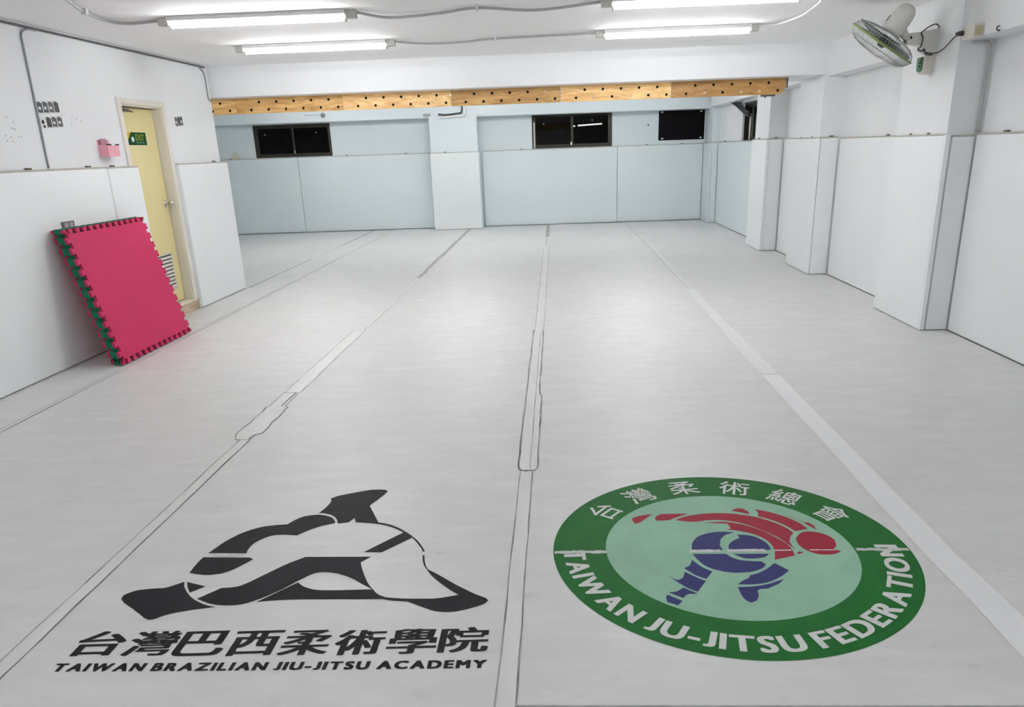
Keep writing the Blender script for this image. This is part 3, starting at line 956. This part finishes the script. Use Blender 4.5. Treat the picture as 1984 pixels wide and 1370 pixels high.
padR('slim pad on the corner pilaster of the back right corner', 2.99, 16.32, 15.645, 1.51, 0.038, (), PADB)
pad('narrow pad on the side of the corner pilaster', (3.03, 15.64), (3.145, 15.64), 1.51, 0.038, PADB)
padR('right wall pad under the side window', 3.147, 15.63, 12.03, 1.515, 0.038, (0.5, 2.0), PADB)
padR('front pad of the far right pilaster', 2.912, 12.03, 11.20, 1.53, 0.036, (0.3,))
pad('side pad of the far right pilaster', (2.952, 11.23), (3.145, 11.23), 1.53, 0.036, PAD, (0.1,))
padR('right wall pad between the far and the middle pilaster', 3.147, 11.19, 9.96, 1.525, 0.038, (0.6,))
padR('front pad of the middle right pilaster', 2.93, 9.955, 9.05, 1.52, 0.0145, (0.2, 0.6))
pad('side pad of the middle right pilaster', (2.948, 9.06), (3.145, 9.06), 1.52, 0.029, PAD, (0.12,))
padR('right wall pad between the middle and the near pilaster, under the fan', 3.147, 9.02, 7.105, 1.51, 0.038, (1.2, 1.8))
fpad = padR('front pad of the near right pilaster, below the wall fan', 2.926, 7.10, 6.189, 1.507, 0.0185, (0.3, 0.62))
m = MB()
m.box(2.926, 2.964, 6.157, 6.1885, 0.006, 1.50, 0.006)
m.build('pad_edge', PAD, fpad)
pad('side pad of the near right pilaster', (2.976, 6.165), (3.145, 6.165), 1.495, 0.024, PAD)
padR('large white wall pad at the right edge, nearest the viewer', 3.147, 6.155, 1.0, 1.505, 0.038, (0.35, 0.66))

# ================================================================ WOODEN HOLD BOARDS UNDER THE CROSS BEAM
def board(x0, x1, z0, z1, y, holes, mt, label, rl, rr, plugs=()):
    cu = bpy.data.curves.new('outline', 'CURVE')
    cu.dimensions = '2D'
    cu.fill_mode = 'BOTH'
    cu.extrude = 0.009
    cu.bevel_depth = 0.0
    out = [(x0, z1), (x0, z0 + rl)]
    out += [(x0 + rl - rl * math.cos(k * PI / 12), z0 + rl - rl * math.sin(k * PI / 12)) for k in range(1, 6)]
    out += [(x0 + rl, z0), (x1 - rr, z0)]
    out += [(x1 - rr + rr * math.sin(k * PI / 12), z0 + rr - rr * math.cos(k * PI / 12)) for k in range(1, 6)]
    out += [(x1, z0 + rr), (x1, z1)]

    def sp(pts):
        s = cu.splines.new('POLY')
        s.points.add(len(pts) - 1)
        for q, p in zip(s.points, pts):
            q.co = (p[0], p[1], 0, 1)
        s.use_cyclic_u = True
    sp(out)
    for hx, hz in holes:
        sp([(hx + 0.0155 * math.cos(2 * PI * k / 14), hz + 0.0155 * math.sin(2 * PI * k / 14)) for k in range(14)])
    co = bpy.data.objects.new('outline', cu)
    COL.objects.link(co)
    dg = bpy.context.evaluated_depsgraph_get()
    me = bpy.data.meshes.new_from_object(co.evaluated_get(dg))
    bpy.data.objects.remove(co)
    m = MB()
    m.add_mesh(me, lambda c: Vector((c.x, y + 0.009 - c.z, c.y)))
    m.mi = 1
    for hx, hz in holes:
        m.lathe([(0, 0), (0, 0.0152)], (hx, y + 0.008, hz), (0, -1, 0), 14, False)
    bpy.data.meshes.remove(me)
    o = tag(m.build('hold_board', [mt, BLACK]), label, 'climbing board', 'plywood hold boards under the cross beam')
    for hx, hz in plugs:
        m = MB()
        m.lathe([(0, 0), (0, 0.014), (0.006, 0.0155), (0.010, 0.011), (0.012, 0)], (hx, y, hz), (0, -1, 0), 14)
        m.build('hold_plug', mat('pale hold plug', (0.72, 0.55, 0.36), 0.5), o)
    return o


BX = (-4.98, -3.70, -2.441, -1.187, 0.079, 1.325, 2.609)
BL = ('short plywood board with round holes at the left, partly behind the left wall end',
      'plywood board with round holes above the left window',
      'bright plywood board with round holes, left of the back pilaster',
      'brownish plywood board with one pale plug, right of the back pilaster',
      'bright plywood board with two pale plugs above the middle window',
      'dark brown plywood board with a rounded right end above the side window')
for i in range(6):
    a, b = BX[i] + 0.002, BX[i + 1] - 0.002
    hs, pl = [], []
    for k in range(5):
        hs.append((a + 0.27 + 0.205 * k, 2.118))
    for k in range(6):
        hs.append((a + 0.17 + 0.205 * k, 2.035))
    if i == 3:
        pl = [hs.pop(4)]
    if i == 4:
        pl = [hs[6], hs[8]]
        hs = [h for h in hs if h not in pl]
    if i == 5:
        pl = [hs[6], hs[8], hs[9]]
        hs = [h for h in hs if h not in pl]
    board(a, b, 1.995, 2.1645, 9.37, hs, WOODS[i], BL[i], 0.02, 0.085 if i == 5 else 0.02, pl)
for x, lb in ((2.34, 'small dark bolt plate under the right end of the plywood boards'),):
    m = MB()
    m.box(x, x + 0.16, 9.385, 9.40, 1.975, 1.9945, 0.002)
    m.tube([(x + 0.05, 9.39, 1.9745), (x + 0.05, 9.39, 1.962)], 0.010, 8)
    tag(m.build('bolt_plate', STEELDK), lb, 'bolt plate')
m = MB()
m.box(2.612, 2.632, 9.372, 9.40, 2.06, 2.1645, 0.002)
tag(m.build('support_bracket', STEELDK), 'small dark bracket at the rounded right end of the plywood boards', 'bracket')


# ================================================================ FLUORESCENT BATTENS
def lamp(x0, x1, y, label, zc=CEIL):
    xm = (x0 + x1) / 2
    root = empty('fluorescent_light', (xm, y, zc), label, 'ceiling light', 'bare fluorescent battens on the ceiling')
    m = MB()
    m.box(x0 + 0.02, x1 - 0.02, y - 0.062, y + 0.062, zc - 0.030, zc - 0.0005, 0.003, 1)
    m.build('reflector', REFL, root)
    for s, xe in ((1, x0), (-1, x1)):
        m = MB()
        a, b = sorted((xe - s * 0.055, xe + s * 0.02))
        m.box(a, b, y - 0.03, y + 0.03, zc - 0.055, zc - 0.0005, 0.004)
        a, b = sorted((xe + s * 0.0205, xe + s * 0.036))
        m.box(a, b, y - 0.016, y + 0.016, zc - 0.076, zc - 0.0305, 0.004)
        m.build('lamp_holder', GREYPL, root)
    m = MB()
    m.lathe([(0, 0), (0, 0.018), (x1 - x0 - 0.074, 0.018), (x1 - x0 - 0.074, 0)], (x0 + 0.037, y, zc - 0.053), (1, 0, 0), 12)
    m.build('tube', TUBEM, root)
    return root


lamp(-2.80, -1.46, 6.02, 'lit fluorescent batten at the upper left, nearest the yellow door wall')
lamp(0.40, 1.75, 6.02, 'lit fluorescent batten cut by the top edge of the photo, right of centre')
lamp(-2.87, -1.50, 7.60, 'lit fluorescent batten second from the front on the left, close to the cross beam')
lamp(0.44, 1.78, 7.58, 'lit fluorescent batten on the right close to the cross beam')
BK = 'lit fluorescent batten on the ceiling of the back bay, hidden behind the cross beam'
for x, y in ((-4.3, 12.2), (-1.6, 12.2), (1.3, 12.2), (-4.3, 14.0), (-1.6, 14.0), (1.3, 14.0)):
    lamp(x - 0.67, x + 0.67, y, BK)
for x, y in ((-2.1, -1.9), (1.1, -1.9), (-2.1, 0.9), (1.1, 0.9)):  # unseen lamps added to brighten the front floor
    lamp(x - 0.67, x + 0.67, y, 'added fluorescent batten out of view near the viewer, brightening the front floor')


root = empty('streak_tube', (0.90, 20.99, 2.0), 'tube added outside to draw the streak of light in the middle window', 'added light')  # added outside to make the streak of light in the pane
m = MB()
m.box(0.50, 1.28, 20.96, 20.9995, 2.015, 2.045)
m.build('fitting', BLACK, root)
m = MB()
m.lathe([(0, 0), (0, 0.017), (0.62, 0.017), (0.62, 0)], (0.60, 20.935, 2.03), (1, 0, 0.04), 10)
m.build('tube', mat('dim lit tube', (0.95, 0.97, 1.0), 0.5, emit=0.55), root)
m = MB()
m.lathe([(0, 0), (0, 0.017), (0.05, 0.017), (0.05, 0)], (0.48, 20.935, 2.02), (1, 0, 0.04), 10)
m.build('glow_dot', mat('dim lit starter', (0.95, 0.97, 1.0), 0.5, emit=0.45), root)  # glowing dot added at the end of the streak


# ---------------------------------------------------------------- ceiling cables
def cable(name, label, pts, r, mt, cat='cable', grp=None, n=6, clips=()):
    root = MB().tube(spline(pts, n), r, 8).build(name, mt)
    tag(root, label, cat, grp)
    for c, hx, hy in clips:
        m = MB()
        m.box(c[0] - hx, c[0] + hx, c[1] - hy, c[1] + hy, CEIL - 0.036, CEIL - 0.0005, 0.003)
        m.build('cable_clip', PLASTW, root)
    return root


ZC = 2.468
CG = 'grey conduits between the ceiling lights'
cable('ceiling_conduit', 'pale conduit sagging across the ceiling at the upper left to the front left light',
      [(-2.80, 4.6, ZC), (-2.9, 4.85, ZC), (-3.0, 5.15, ZC), (-3.13, 5.53, ZC), (-3.19, 5.9, ZC), (-3.10, 6.04, ZC - .005), (-2.86, 6.02, ZC)],
      0.011, CONDUIT, 'conduit', CG, clips=(((-3.13, 5.55), 0.02, 0.012),))
cable('ceiling_conduit', 'grey conduit between the two front ceiling lights at the top edge',
      [(-1.40, 6.03, ZC), (-1.21, 6.25, ZC - .008), (-0.83, 6.17, ZC - .006), (-0.54, 6.05, ZC), (-0.12, 6.2, ZC - .008), (0.34, 6.03, ZC)],
      0.010, CONDUIT, 'conduit', CG, clips=(((-0.54, 6.05), 0.01, 0.02),))
cable('ceiling_conduit', 'thin grey conduit between the two lights close to the cross beam',
      [(-1.44, 7.60, ZC), (-1.19, 7.78, ZC - .004), (-0.84, 7.78, ZC - .004), (-0.53, 7.68, ZC), (0.38, 7.59, ZC)],
      0.009, CONDUIT, 'conduit', CG, clips=(((-0.53, 7.68), 0.01, 0.02),))
cable('ceiling_conduit', 'white conduit curving forward along the ceiling from the right light near the beam',
      [(1.84, 7.58, ZC), (1.97, 7.5, ZC), (2.05, 7.1, ZC), (2.03, 6.7, ZC), (1.97, 6.3, ZC), (1.82, 6.02, ZC)], 0.010, PLASTW, 'conduit', CG)

# wires along the left wall
cable('wall_wire', 'thin grey wire dropping down the left wall beside the photo cards',
      [(XL + 0.008, 6.10, 2.452), (XL + 0.008, 6.0, 2.446), (XL + 0.008, 5.93, 2.41), (XL + 0.008, 5.92, 2.3), (XL + 0.008, 5.91, 1.9),
       (XL + 0.008, 5.90, 1.480)], 0.007, mat('wire grey', (0.30, 0.31, 0.32), 0.5), 'wire')
cable('wall_wire', 'dark wire running along the top of the left wall under the ceiling',
      [(XL + 0.008, 3.5, 2.463), (XL + 0.008, 5.0, 2.462), (XL + 0.008, 7.0, 2.464), (XL + 0.008, 8.98, 2.466)], 0.009,
      mat('wire dark grey', (0.10, 0.10, 0.11), 0.5), 'wire')
cable('wall_wire', 'thin wire dropping from ceiling to beam bottom at the end of the left wall',
      [(XL + 0.008, 8.86, 2.445), (XL + 0.008, 8.94, 2.42), (XL + 0.008, 8.965, 2.33), (XL + 0.008, 8.97, 2.16), (XL + 0.008, 9.02, 2.12)], 0.006,
      mat('wire mid grey', (0.25, 0.26, 0.27), 0.5), 'wire')

# ================================================================ PUZZLE MATS LEANING ON THE LEFT WALL
MW, MH, TT = 1.165, 1.070, 0.0425


def puzzle_outline(ph):
    """outline in (u along the wall, v up the mat): square corners, dovetail notches cut into all four sides"""
    d = 0.037
    pts = []

    def side(p, q, nn):
        p, q = Vector(p), Vector(q)
        t = (q - p).normalized()
        n = Vector((-t.y, t.x))
        pitch = (q - p).length / nn
        pts.append(p)
        for k in range(nn):
            a = (k + 0.25 + ph) * pitch
            b = (k + 0.75 + ph) * pitch
            s = 0.005
            pts.extend([p + t * (a + s), p + t * (a - s) + n * d, p + t * (b + s) + n * d, p + t * (b - s)])
    c = [(0, 0), (MW, 0), (MW, MH), (0, MH)]
    for k in range(4):
        side(c[k], c[(k + 1) % 4], 13)
    return pts


TH = math.radians(15.2)


def puzzle_mat(xb, yb, skew, cols, ph, label):
    """xb: x of the rear bottom edge on the floor, yb: left end"""
    up = Vector((-math.sin(TH), skew, math.cos(TH))).normalized()
    al = Vector((0, 1, 0))
    nrm = Vector((math.cos(TH), 0, math.sin(TH)))
    o = Vector((xb, yb, 0.001))
    root = empty('puzzle_mat', (xb, yb + MW / 2, 0.0), label, 'foam mat', 'foam puzzle mats leaning on the left wall')
    out = puzzle_outline(ph)
    for i, c in enumerate(cols):      # rear layer, front layer
        m = MB()
        q = [o + al * p.x + up * p.y + nrm * (TT * 0.5 * i) for p in out]
        m.prism(q, nrm * (TT * 0.5 - 0.0004))
        m.build('red_layer' if c is EVAR else 'green_layer', c, root)
    return root


step = TT / math.cos(TH) + 0.0008
x0 = -3.515
puzzle_mat(x0, 5.635, 0.035, (EVAR, EVAG), 0.0, 'rearmost puzzle mat of the stack, dark red back against the wall pad')
puzzle_mat(x0 + step, 5.60, 0.038, (EVAG, EVAG), 0.0, 'all green puzzle mat in the middle of the leaning stack')
puzzle_mat(x0 + 2 * step, 5.58, 0.040, (EVAG, EVAR), 0.0, 'front puzzle mat with its red face to the room, leaning left of the door')

# outlet behind the mats
m = MB()
m.box(-3.8085, -3.796, 5.845, 5.995, 0.99, 1.085, 0.003)
o = tag(m.build('wall_outlet', OUTLET), 'small grey outlet plate on the left pad just above the leaning foam mats', 'outlet')
m = MB()
for y in (5.865, 5.93):
    m.box(-3.7958, -3.7945, y, y + 0.045, 1.01, 1.075, 0.0005)
m.build('socket', mat('socket grey', (0.36, 0.35, 0.34), 0.5), o)

# ================================================================ THINGS ON THE LEFT WALL
NAMES = ('first', 'second', 'third', 'fourth')


def photo_card(y, z, w, h, tone, label, grp):
    m = MB()
    m.box(XL + 0.0003, XL + 0.003, y - w / 2, y + w / 2, z - h / 2, z + h / 2)
    o = tag(m.build('photo_card', PAPER), label, 'photo card', grp)
    m = MB()
    x = XL + 0.0034
    y0, y1, za, zb = y - w * 0.47, y + w * 0.47, z - h * 0.40, z + h * 0.49
    if tone == 9:
        for cy, cz, r in ((y - 0.004, z + 0.006, 0.015), (y + 0.004, z - 0.026, 0.012)):
            m.lathe([(0, 0), (0, r)], (x, cy, cz), (1, 0, 0), 14, False)
        m.build('print', BLACK, o)
        return
    m.poly([(x, y0, za), (x, y1, za), (x, y1, zb - 0.012), (x, y - w * 0.1, zb), (x, y0, zb - 0.006)])
    p = m.build('print', PHOTO[tone], o)
    m = MB()
    if tone == 1:
        m.bm.free()
        return
    m.poly([(x + 0.0004, y0 + 0.006, za + h * 0.30), (x + 0.0004, y + 0.004, za + h * 0.2), (x + 0.0004, y + 0.010, za + h * 0.45),
            (x + 0.0004, y0 + 0.014, za + h * 0.5)])
    m.build('pale_patch', PAPER, p)


G1 = 'small photo cards beside the wall wire'
for k in range(4):
    photo_card(5.962 + 0.068 * k, 1.912 + 0.004 * k, 0.060, 0.088, (0, 0, 2, 1)[k],
               NAMES[k] + ' photo card from the wire in the upper row on the left wall', G1)
for k in range(4):
    photo_card(5.964 + 0.069 * k, 1.806 + 0.004 * k, 0.062, 0.082, (9, 1, 2, 3)[k],
               NAMES[k] + ' photo card from the wire in the lower row on the left wall', G1)
for k in range(3):
    photo_card(8.115 + 0.058 * k, 1.878 + 0.005 * k, 0.055, 0.098, (3, 1, 0)[k],
               NAMES[k] + ' photo card counted from the yellow door frame, right of the door', 'small photo cards right of the door')

# pink card box
root = empty('card_box', (XL + 0.05, 6.72, 1.55), 'pink open box with black trim fixed to the left wall beside the door', 'box')
m = MB()
m.box(XL + 0.0005, XL + 0.085, 6.625, 6.80, 1.555, 1.56)
m.box(XL + 0.0005, XL + 0.004, 6.625, 6.80, 1.5602, 1.69)
m.box(XL + 0.081, XL + 0.085, 6.625, 6.80, 1.5602, 1.645)
m.box(XL + 0.0042, XL + 0.0808, 6.625, 6.629, 1.5602, 1.648)
m.box(XL + 0.0042, XL + 0.0808, 6.796, 6.80, 1.5602, 1.648)
m.build('box_body', PINK, root)
m = MB()
m.box(XL + 0.08, XL + 0.0865, 6.62, 6.685, 1.6452, 1.656)
m.box(XL + 0.08, XL + 0.0865, 6.755, 6.805, 1.6452, 1.656)
m.build('black_trim', BLACK, root)
m = MB()
m.box(XL + 0.02, XL + 0.024, 6.64, 6.73, 1.5605, 1.70)
m.build('card', mat('mauve card', (0.45, 0.24, 0.30), 0.6), root)

# exit sign on the door
SX = XL - 0.0795
m = MB()
m.box(SX, SX + 0.004, 7.275, 7.60, 1.655, 1.768, 0.001)
o = tag(m.build('exit_sign', SIGNG), 'small green sign with yellow letters on the yellow door', 'sign')
m = MB()
m.poly([(SX + 0.0044, 7.262, 1.768), (SX + 0.0044, 7.335, 1.768), (SX + 0.0044, 7.262, 1.690)])
m.build('amber_corner', SIGNO, o)
m = MB()
m.lathe([(0, 0), (0, 0.024)], (SX + 0.0046, 7.352, 1.705), (1, 0, 0), 18, False)
m.build('white_pictogram', SIGNW, o)
me, bb = text_mesh('EXIT', 0.012)
m = MB()
m.add_mesh(me, lambda c: Vector((SX + 0.0046, 7.405 + (c.x - bb[0]) / (bb[1] - bb[0]) * 0.155, 1.695 + (c.y - bb[2]) / (bb[3] - bb[2]) * 0.056)))
m.build('sign_lettering', SIGNY, o)
m = MB()
for k in range(8):
    m.box(SX + 0.0041, SX + 0.0046, 7.412 + k * 0.019, 7.425 + k * 0.019, 1.672, 1.682)
m.build('small_print', mat('sign pale green', (0.10, 0.28, 0.22), 0.5), o)

# ================================================================ BACK BAY
m = MB(BW)
m.box(2.085, 3.0, -0.012, -0.0005, 1.575, 2.130, 0.002)
o = tag(m.build('black_panel', BLACK), 'square black glossy panel with silver corner clips on the back wall', 'panel')
for u, z in ((2.15, 2.105), (2.93, 2.105), (2.16, 1.61), (2.93, 1.61)):
    m = MB(BW)
    m.box(u - 0.024, u + 0.024, -0.018, -0.0122, z - 0.013, z + 0.013, 0.003)
    m.build('corner_clip', STEEL, o)
for u, z, lb in ((1.878, 1.88, 'small dark hook on the back wall between the middle window and the black panel'),):
    m = MB(BW)
    m.box(u - 0.012, u + 0.012, -0.02, -0.0003, z - 0.018, z + 0.018, 0.004)
    tag(m.build('wall_hook', STEELDK), lb, 'hook')
# yellowish triangular wedge on top of the back pads
m = MB()
c = Vector((-6.50, 16.013, 1.4955))
m.prism([c + Vector((-0.10, 0, 0)), c + Vector((0.11, 0, 0)), c + Vector((0.04, 0, 0.13)), c + Vector((-0.02, 0, 0.14))], (0, 0.02, 0))
tag(m.build('wedge', mat('pale ochre foam', (0.58, 0.60, 0.47), 0.7)), 'pale ochre wedge standing on the back pad left of the left window', 'wedge')

yb = lambda u: 15.83 + 0.036 * u
m = MB()
m.lathe([(0, 0), (0, 0.045), (0.02, 0.045), (0.035, 0.032), (0.045, 0.0)], (-4.50, yb(-4.5) - 0.0005, 2.25), (0, -1, 0), 18)
o = tag(m.build('sensor', mat('sensor grey', (0.20, 0.21, 0.21), 0.4)), 'small dark round sensor on the back beam above the left window', 'sensor')
m = MB()
m.tube([(-4.545, yb(-4.5) - 0.012, 2.262), (-4.85, yb(-4.85) - 0.008, 2.262)], 0.006, 6)
m.build('sensor_cable', CONDUIT, o)
for u, lb in ((-2.48, 'small grey bracket on the back beam at the left of the pilaster pipe'),
              (-1.44, 'small pale junction box on the back beam at the right of the pilaster pipe')):
    m = MB()
    m.box(u - 0.07, u + 0.07, yb(u) - 0.035, yb(u) - 0.0005, 2.165, 2.215, 0.008)
    m.lathe([(0, 0.0), (0.0, 0.025), (0.03, 0.022), (0.032, 0)], (u - 0.02, yb(u) - 0.036, 2.18), (0, -1, 0), 12)
    tag(m.build('junction_box', CONDUIT if u < -2 else PLASTW), lb, 'junction box')
cable('wall_pipe', 'white pipe with a bend in front of the back pilaster under the boards',
      [(-2.25, 15.70, 2.14), (-2.2, 15.70, 2.138), (-2.0, 15.70, 2.147), (-1.80, 15.70, 2.158), (-1.745, 15.70, 2.175), (-1.735, 15.70, 2.23),
       (-1.735, 15.70, 2.3)], 0.026, PLASTW, 'pipe')
cable('pipe_shadow', 'black tube standing in for the dark shadow beside the white pipe',  # dark shade beside the pipe, modelled as a black tube
      [(-2.24, 15.62, 2.19), (-2.1, 15.62, 2.175), (-1.9, 15.62, 2.19), (-1.80, 15.62, 2.205), (-1.775, 15.62, 2.26), (-1.775, 15.62, 2.33)],
      0.016, mat('pipe shadow black', (0.03, 0.035, 0.035), 0.5), 'shadow')

# cable bundle at the side window
for k, (dz, lb) in enumerate(((0.0, 'upper black cable running from the right beam down to the side window'),
                              (-0.05, 'lower black cable running from the right beam down to the side window'))):
    cable('window_cable', lb, [(3.12, 14.55, 2.22 + dz), (3.13, 14.2, 2.15 + dz), (3.14, 13.8, 2.05 + dz), (3.15, 13.5, 1.97 + dz), (3.17, 13.36, 1.95 + dz)],
          0.022, mat('cable black', (0.03, 0.035, 0.035), 0.45), 'cable')

# ================================================================ JUNCTION BOX AND CONDUIT BY THE FAN
m = MB()
m.box(2.915, 2.9845, 5.955, 6.115, 2.132, 2.222, 0.005)
o = tag(m.build('socket_box', CREAM), 'cream socket box on the right beam with the fan cord plugged in', 'socket box')
m = MB()
m.box(2.928, 2.975, 5.951, 5.9545, 2.147, 2.208, 0.0015)
m.build('socket_face', mat('aged cream plastic', (0.50, 0.44, 0.26), 0.5), o)
m = MB()
m.lathe([(0, 0), (0, 0.018), (0.03, 0.016), (0.05, 0.008), (0.05, 0)], (2.9145, 6.09, 2.178), (-1, 0.1, -0.05), 12)
m.build('plug', CORD, o)
cable('wall_conduit', 'pale conduit dropping from the socket box down the near pilaster corner to the pad',
      [(2.99, 6.10, 2.118), (3.08, 6.13, 2.122), (3.14, 6.16, 2.118), (3.155, 6.165, 2.06), (3.157, 6.165, 1.9), (3.158, 6.168, 1.51)], 0.011,
      CONDUIT, 'conduit')
m = MB()
m.tube(spline([(2.978, 5.74, 2.175), (2.965, 5.74, 2.17), (2.96, 5.735, 2.155), (2.97, 5.73, 2.145), (2.978, 5.735, 2.15)], 4), 0.005, 6)
tag(m.build('cup_hook', STEELDK), 'small hook on the right beam beside the socket box', 'hook')

# ================================================================ WALL FAN
FC = Vector((2.50, 6.47, 2.172))
AX = Vector((-0.5118, 0.2816, -0.8117)).normalized()
UA = AX.cross(Vector((0, 1, 0))).normalized()
UB = AX.cross(UA).normalized()
fan = empty('wall_fan', (2.944, 6.62, 1.96), 'wall fan with chrome guard and green rim on the near right pilaster', 'fan')
RF = 0.262


def fp(h, r, t):
    return FC + AX * h + (UA * math.cos(t) + UB * math.sin(t)) * r


def guard(name, prof, nw):
    m = MB()
    for k in range(nw):
        t = 2 * PI * k / nw
        m.tube([fp(h, r, t) for h, r in prof], 0.0014, 4, caps=False)
    for h, r in (prof[0], prof[len(prof) // 2]):
        m.tube([fp(h, r, 2 * PI * k / 40) for k in range(40)], 0.0022, 5, closed=True)
    return m.build(name, WIRE, fan)


guard('front_guard', [(0.085, 0.055), (0.083, 0.12), (0.070, 0.19), (0.045, 0.235), (0.012, 0.258), (0.0, RF)], 72)
guard('rear_guard', [(-0.085, 0.075), (-0.080, 0.13), (-0.066, 0.20), (-0.040, 0.242), (-0.010, 0.258), (0.0, RF)], 60)
m = MB()
m.tube([fp(0, RF, 2 * PI * k / 56) for k in range(56)], 0.0085, 8, closed=True)
m.build('guard_rim', FANG, fan)
m = MB()
m.lathe([(0.083, 0), (0.083, 0.056), (0.092, 0.05), (0.094, 0)], FC, AX, 24)
m.build('guard_badge', FANW, fan)
for b in range(3):
    m = MB()
    rows = []
    for i in range(7):
        r = 0.03 + 0.205 * i / 6
        wd = 0.35 + 0.55 * math.sin(min(1, i / 4.5) * PI / 2)
        rows.append([m.v(fp(-0.03 + 0.055 * (j / 6 - 0.5), r, b * 2 * PI / 3 + (j / 6 - 0.5) * wd * 1.9)) for j in range(7)])
    for i in range(6):
        for j in range(6):
            f = m.face((rows[i][j], rows[i][j + 1], rows[i + 1][j + 1], rows[i + 1][j]))
            f.smooth = True
    bl = m.build('fan_blade', BLADE, fan)
    bl.modifiers.new('solid', 'SOLIDIFY').thickness = 0.003
m = MB()
m.lathe([(-0.06, 0), (-0.06, 0.034), (0.01, 0.036), (0.025, 0.022), (0.028, 0)], FC, AX, 20)
m.build('fan_hub', mat('smoky hub', (0.05, 0.07, 0.06), 0.4), fan)
m = MB()
m.lathe([(-0.088, 0), (-0.088, 0.078), (-0.12, 0.081), (-0.22, 0.076), (-0.262, 0.068), (-0.29, 0.045), (-0.30, 0.02), (-0.302, 0)], FC, AX, 28)
mo = m.build('motor_housing', FANW, fan)
m = MB()
p0 = FC + AX * -0.13
sd = Vector((-0.82, 0.0, 0.52)).normalized()
side = (sd - AX * sd.dot(AX)).normalized()
m.tube([p0 + side * 0.0805, p0 + side * 0.0795 - AX * 0.045], 0.004, 6)
m.build('vent_slot', BLACK, mo)
m = MB()
m.tube([fp(-0.09, 0, 0), fp(-0.075, 0, 0)], [0.03, 0.03], 8)
m.bm.clear()
piv = Vector((2.700, 6.50, 2.200))
base = FC + AX * -0.15 + Vector((0.045, 0.02, -0.02))
m.tube([base, (base + piv) / 2 + Vector((0, 0, -0.012)), piv], [0.034, 0.03, 0.026], 12)
m.build('neck', FANW, fan)
m = MB()
m.prism([(2.69, 6.475, 2.168), (2.69, 6.475, 2.232), (2.80, 6.535, 2.245), (2.80, 6.535, 2.168)], (0.02, 0.075, 0))
m.bm.clear()


def loft(m, A, B):
    a = [m.bm.verts.new(p) for p in A]
    b = [m.bm.verts.new(p) for p in B]
    n = len(a)
    m.face(a[::-1])
    m.face(b)
    for i in range(n):
        m.face((a[i], a[(i + 1) % n], b[(i + 1) % n], b[i]))


loft(m, [(2.685, 6.47, 2.165), (2.685, 6.535, 2.165), (2.685, 6.535, 2.235), (2.685, 6.47, 2.235)],
     [(2.83, 6.52, 2.155), (2.83, 6.62, 2.155), (2.83, 6.62, 2.25), (2.83, 6.52, 2.25)])
loft(m, [(2.8305, 6.52, 2.13), (2.8305, 6.63, 2.13), (2.8305, 6.63, 2.255), (2.8305, 6.52, 2.255)],
     [(2.9443, 6.53, 2.075), (2.9443, 6.66, 2.075), (2.9443, 6.66, 2.27), (2.9443, 6.53, 2.27)])
arm = m.build('arm', FANW, fan)
m = MB()
m.lathe([(0, 0), (0, 0.010), (0.003, 0.010), (0.003, 0)], (2.715, 6.479, 2.205), (-0.3, -1, 0), 12)
m.build('pivot_bolt', BLACK, arm)
m = MB()
out = []
for k in range(13):
    t = PI + PI * k / 12
    out.append((2.872, 6.605 + 0.06 * math.cos(t), 1.995 + 0.045 * math.sin(t)))
out += [(2.872, 6.665, 2.08), (2.872, 6.545, 2.08)]
m.prism(out, (0.0722, 0, 0))
ctl = m.build('control_box', mat('control box cream', (0.62, 0.59, 0.53), 0.4), fan)
m = MB()
out = []
for k in range(13):
    t = PI + PI * k / 12
    out.append((2.8715, 6.62 + 0.042 * math.cos(t), 2.005 + 0.035 * math.sin(t)))
out += [(2.8715, 6.662, 2.075), (2.8715, 6.578, 2.075)]
m.prism(out, (-0.010, 0, 0))
pn = m.build('control_panel', PANELG, ctl)
for z in (2.035, 2.01):
    m = MB()
    m.lathe([(0, 0), (0, 0.006), (0.006, 0.006), (0.006, 0)], (2.861, 6.60, z), (-1, 0, 0), 10)
    m.build('control_knob', BLACK, pn)
m = MB()
m.tube([(2.86, 6.585, 2.07), (2.845, 6.56, 2.045), (2.84, 6.55, 2.03)], 0.004, 6)
m.tube(spline([(2.80, 6.51, 2.24), (2.815, 6.50, 2.20), (2.81, 6.51, 2.145), (2.80, 6.53, 2.128), (2.815, 6.51, 2.112), (2.84, 6.51, 2.125),
               (2.85, 6.515, 2.098), (2.87, 6.515, 2.088), (2.905, 6.515, 2.085)], 5), 0.0048, 6)
m.tube(spline([(2.80, 6.51, 2.24), (2.85, 6.50, 2.278), (2.90, 6.505, 2.295), (2.930, 6.52, 2.283), (2.936, 6.53, 2.27)], 5), 0.0048, 6)
m.tube(spline([(2.83, 6.505, 2.115), (2.85, 6.50, 2.10), (2.905, 6.46, 2.09), (2.925, 6.38, 2.11), (2.925, 6.25, 2.165), (2.912, 6.15, 2.178),
               (2.88, 6.10, 2.178)], 6), 0.0048, 6)
m.build('power_cord', CORD, fan)
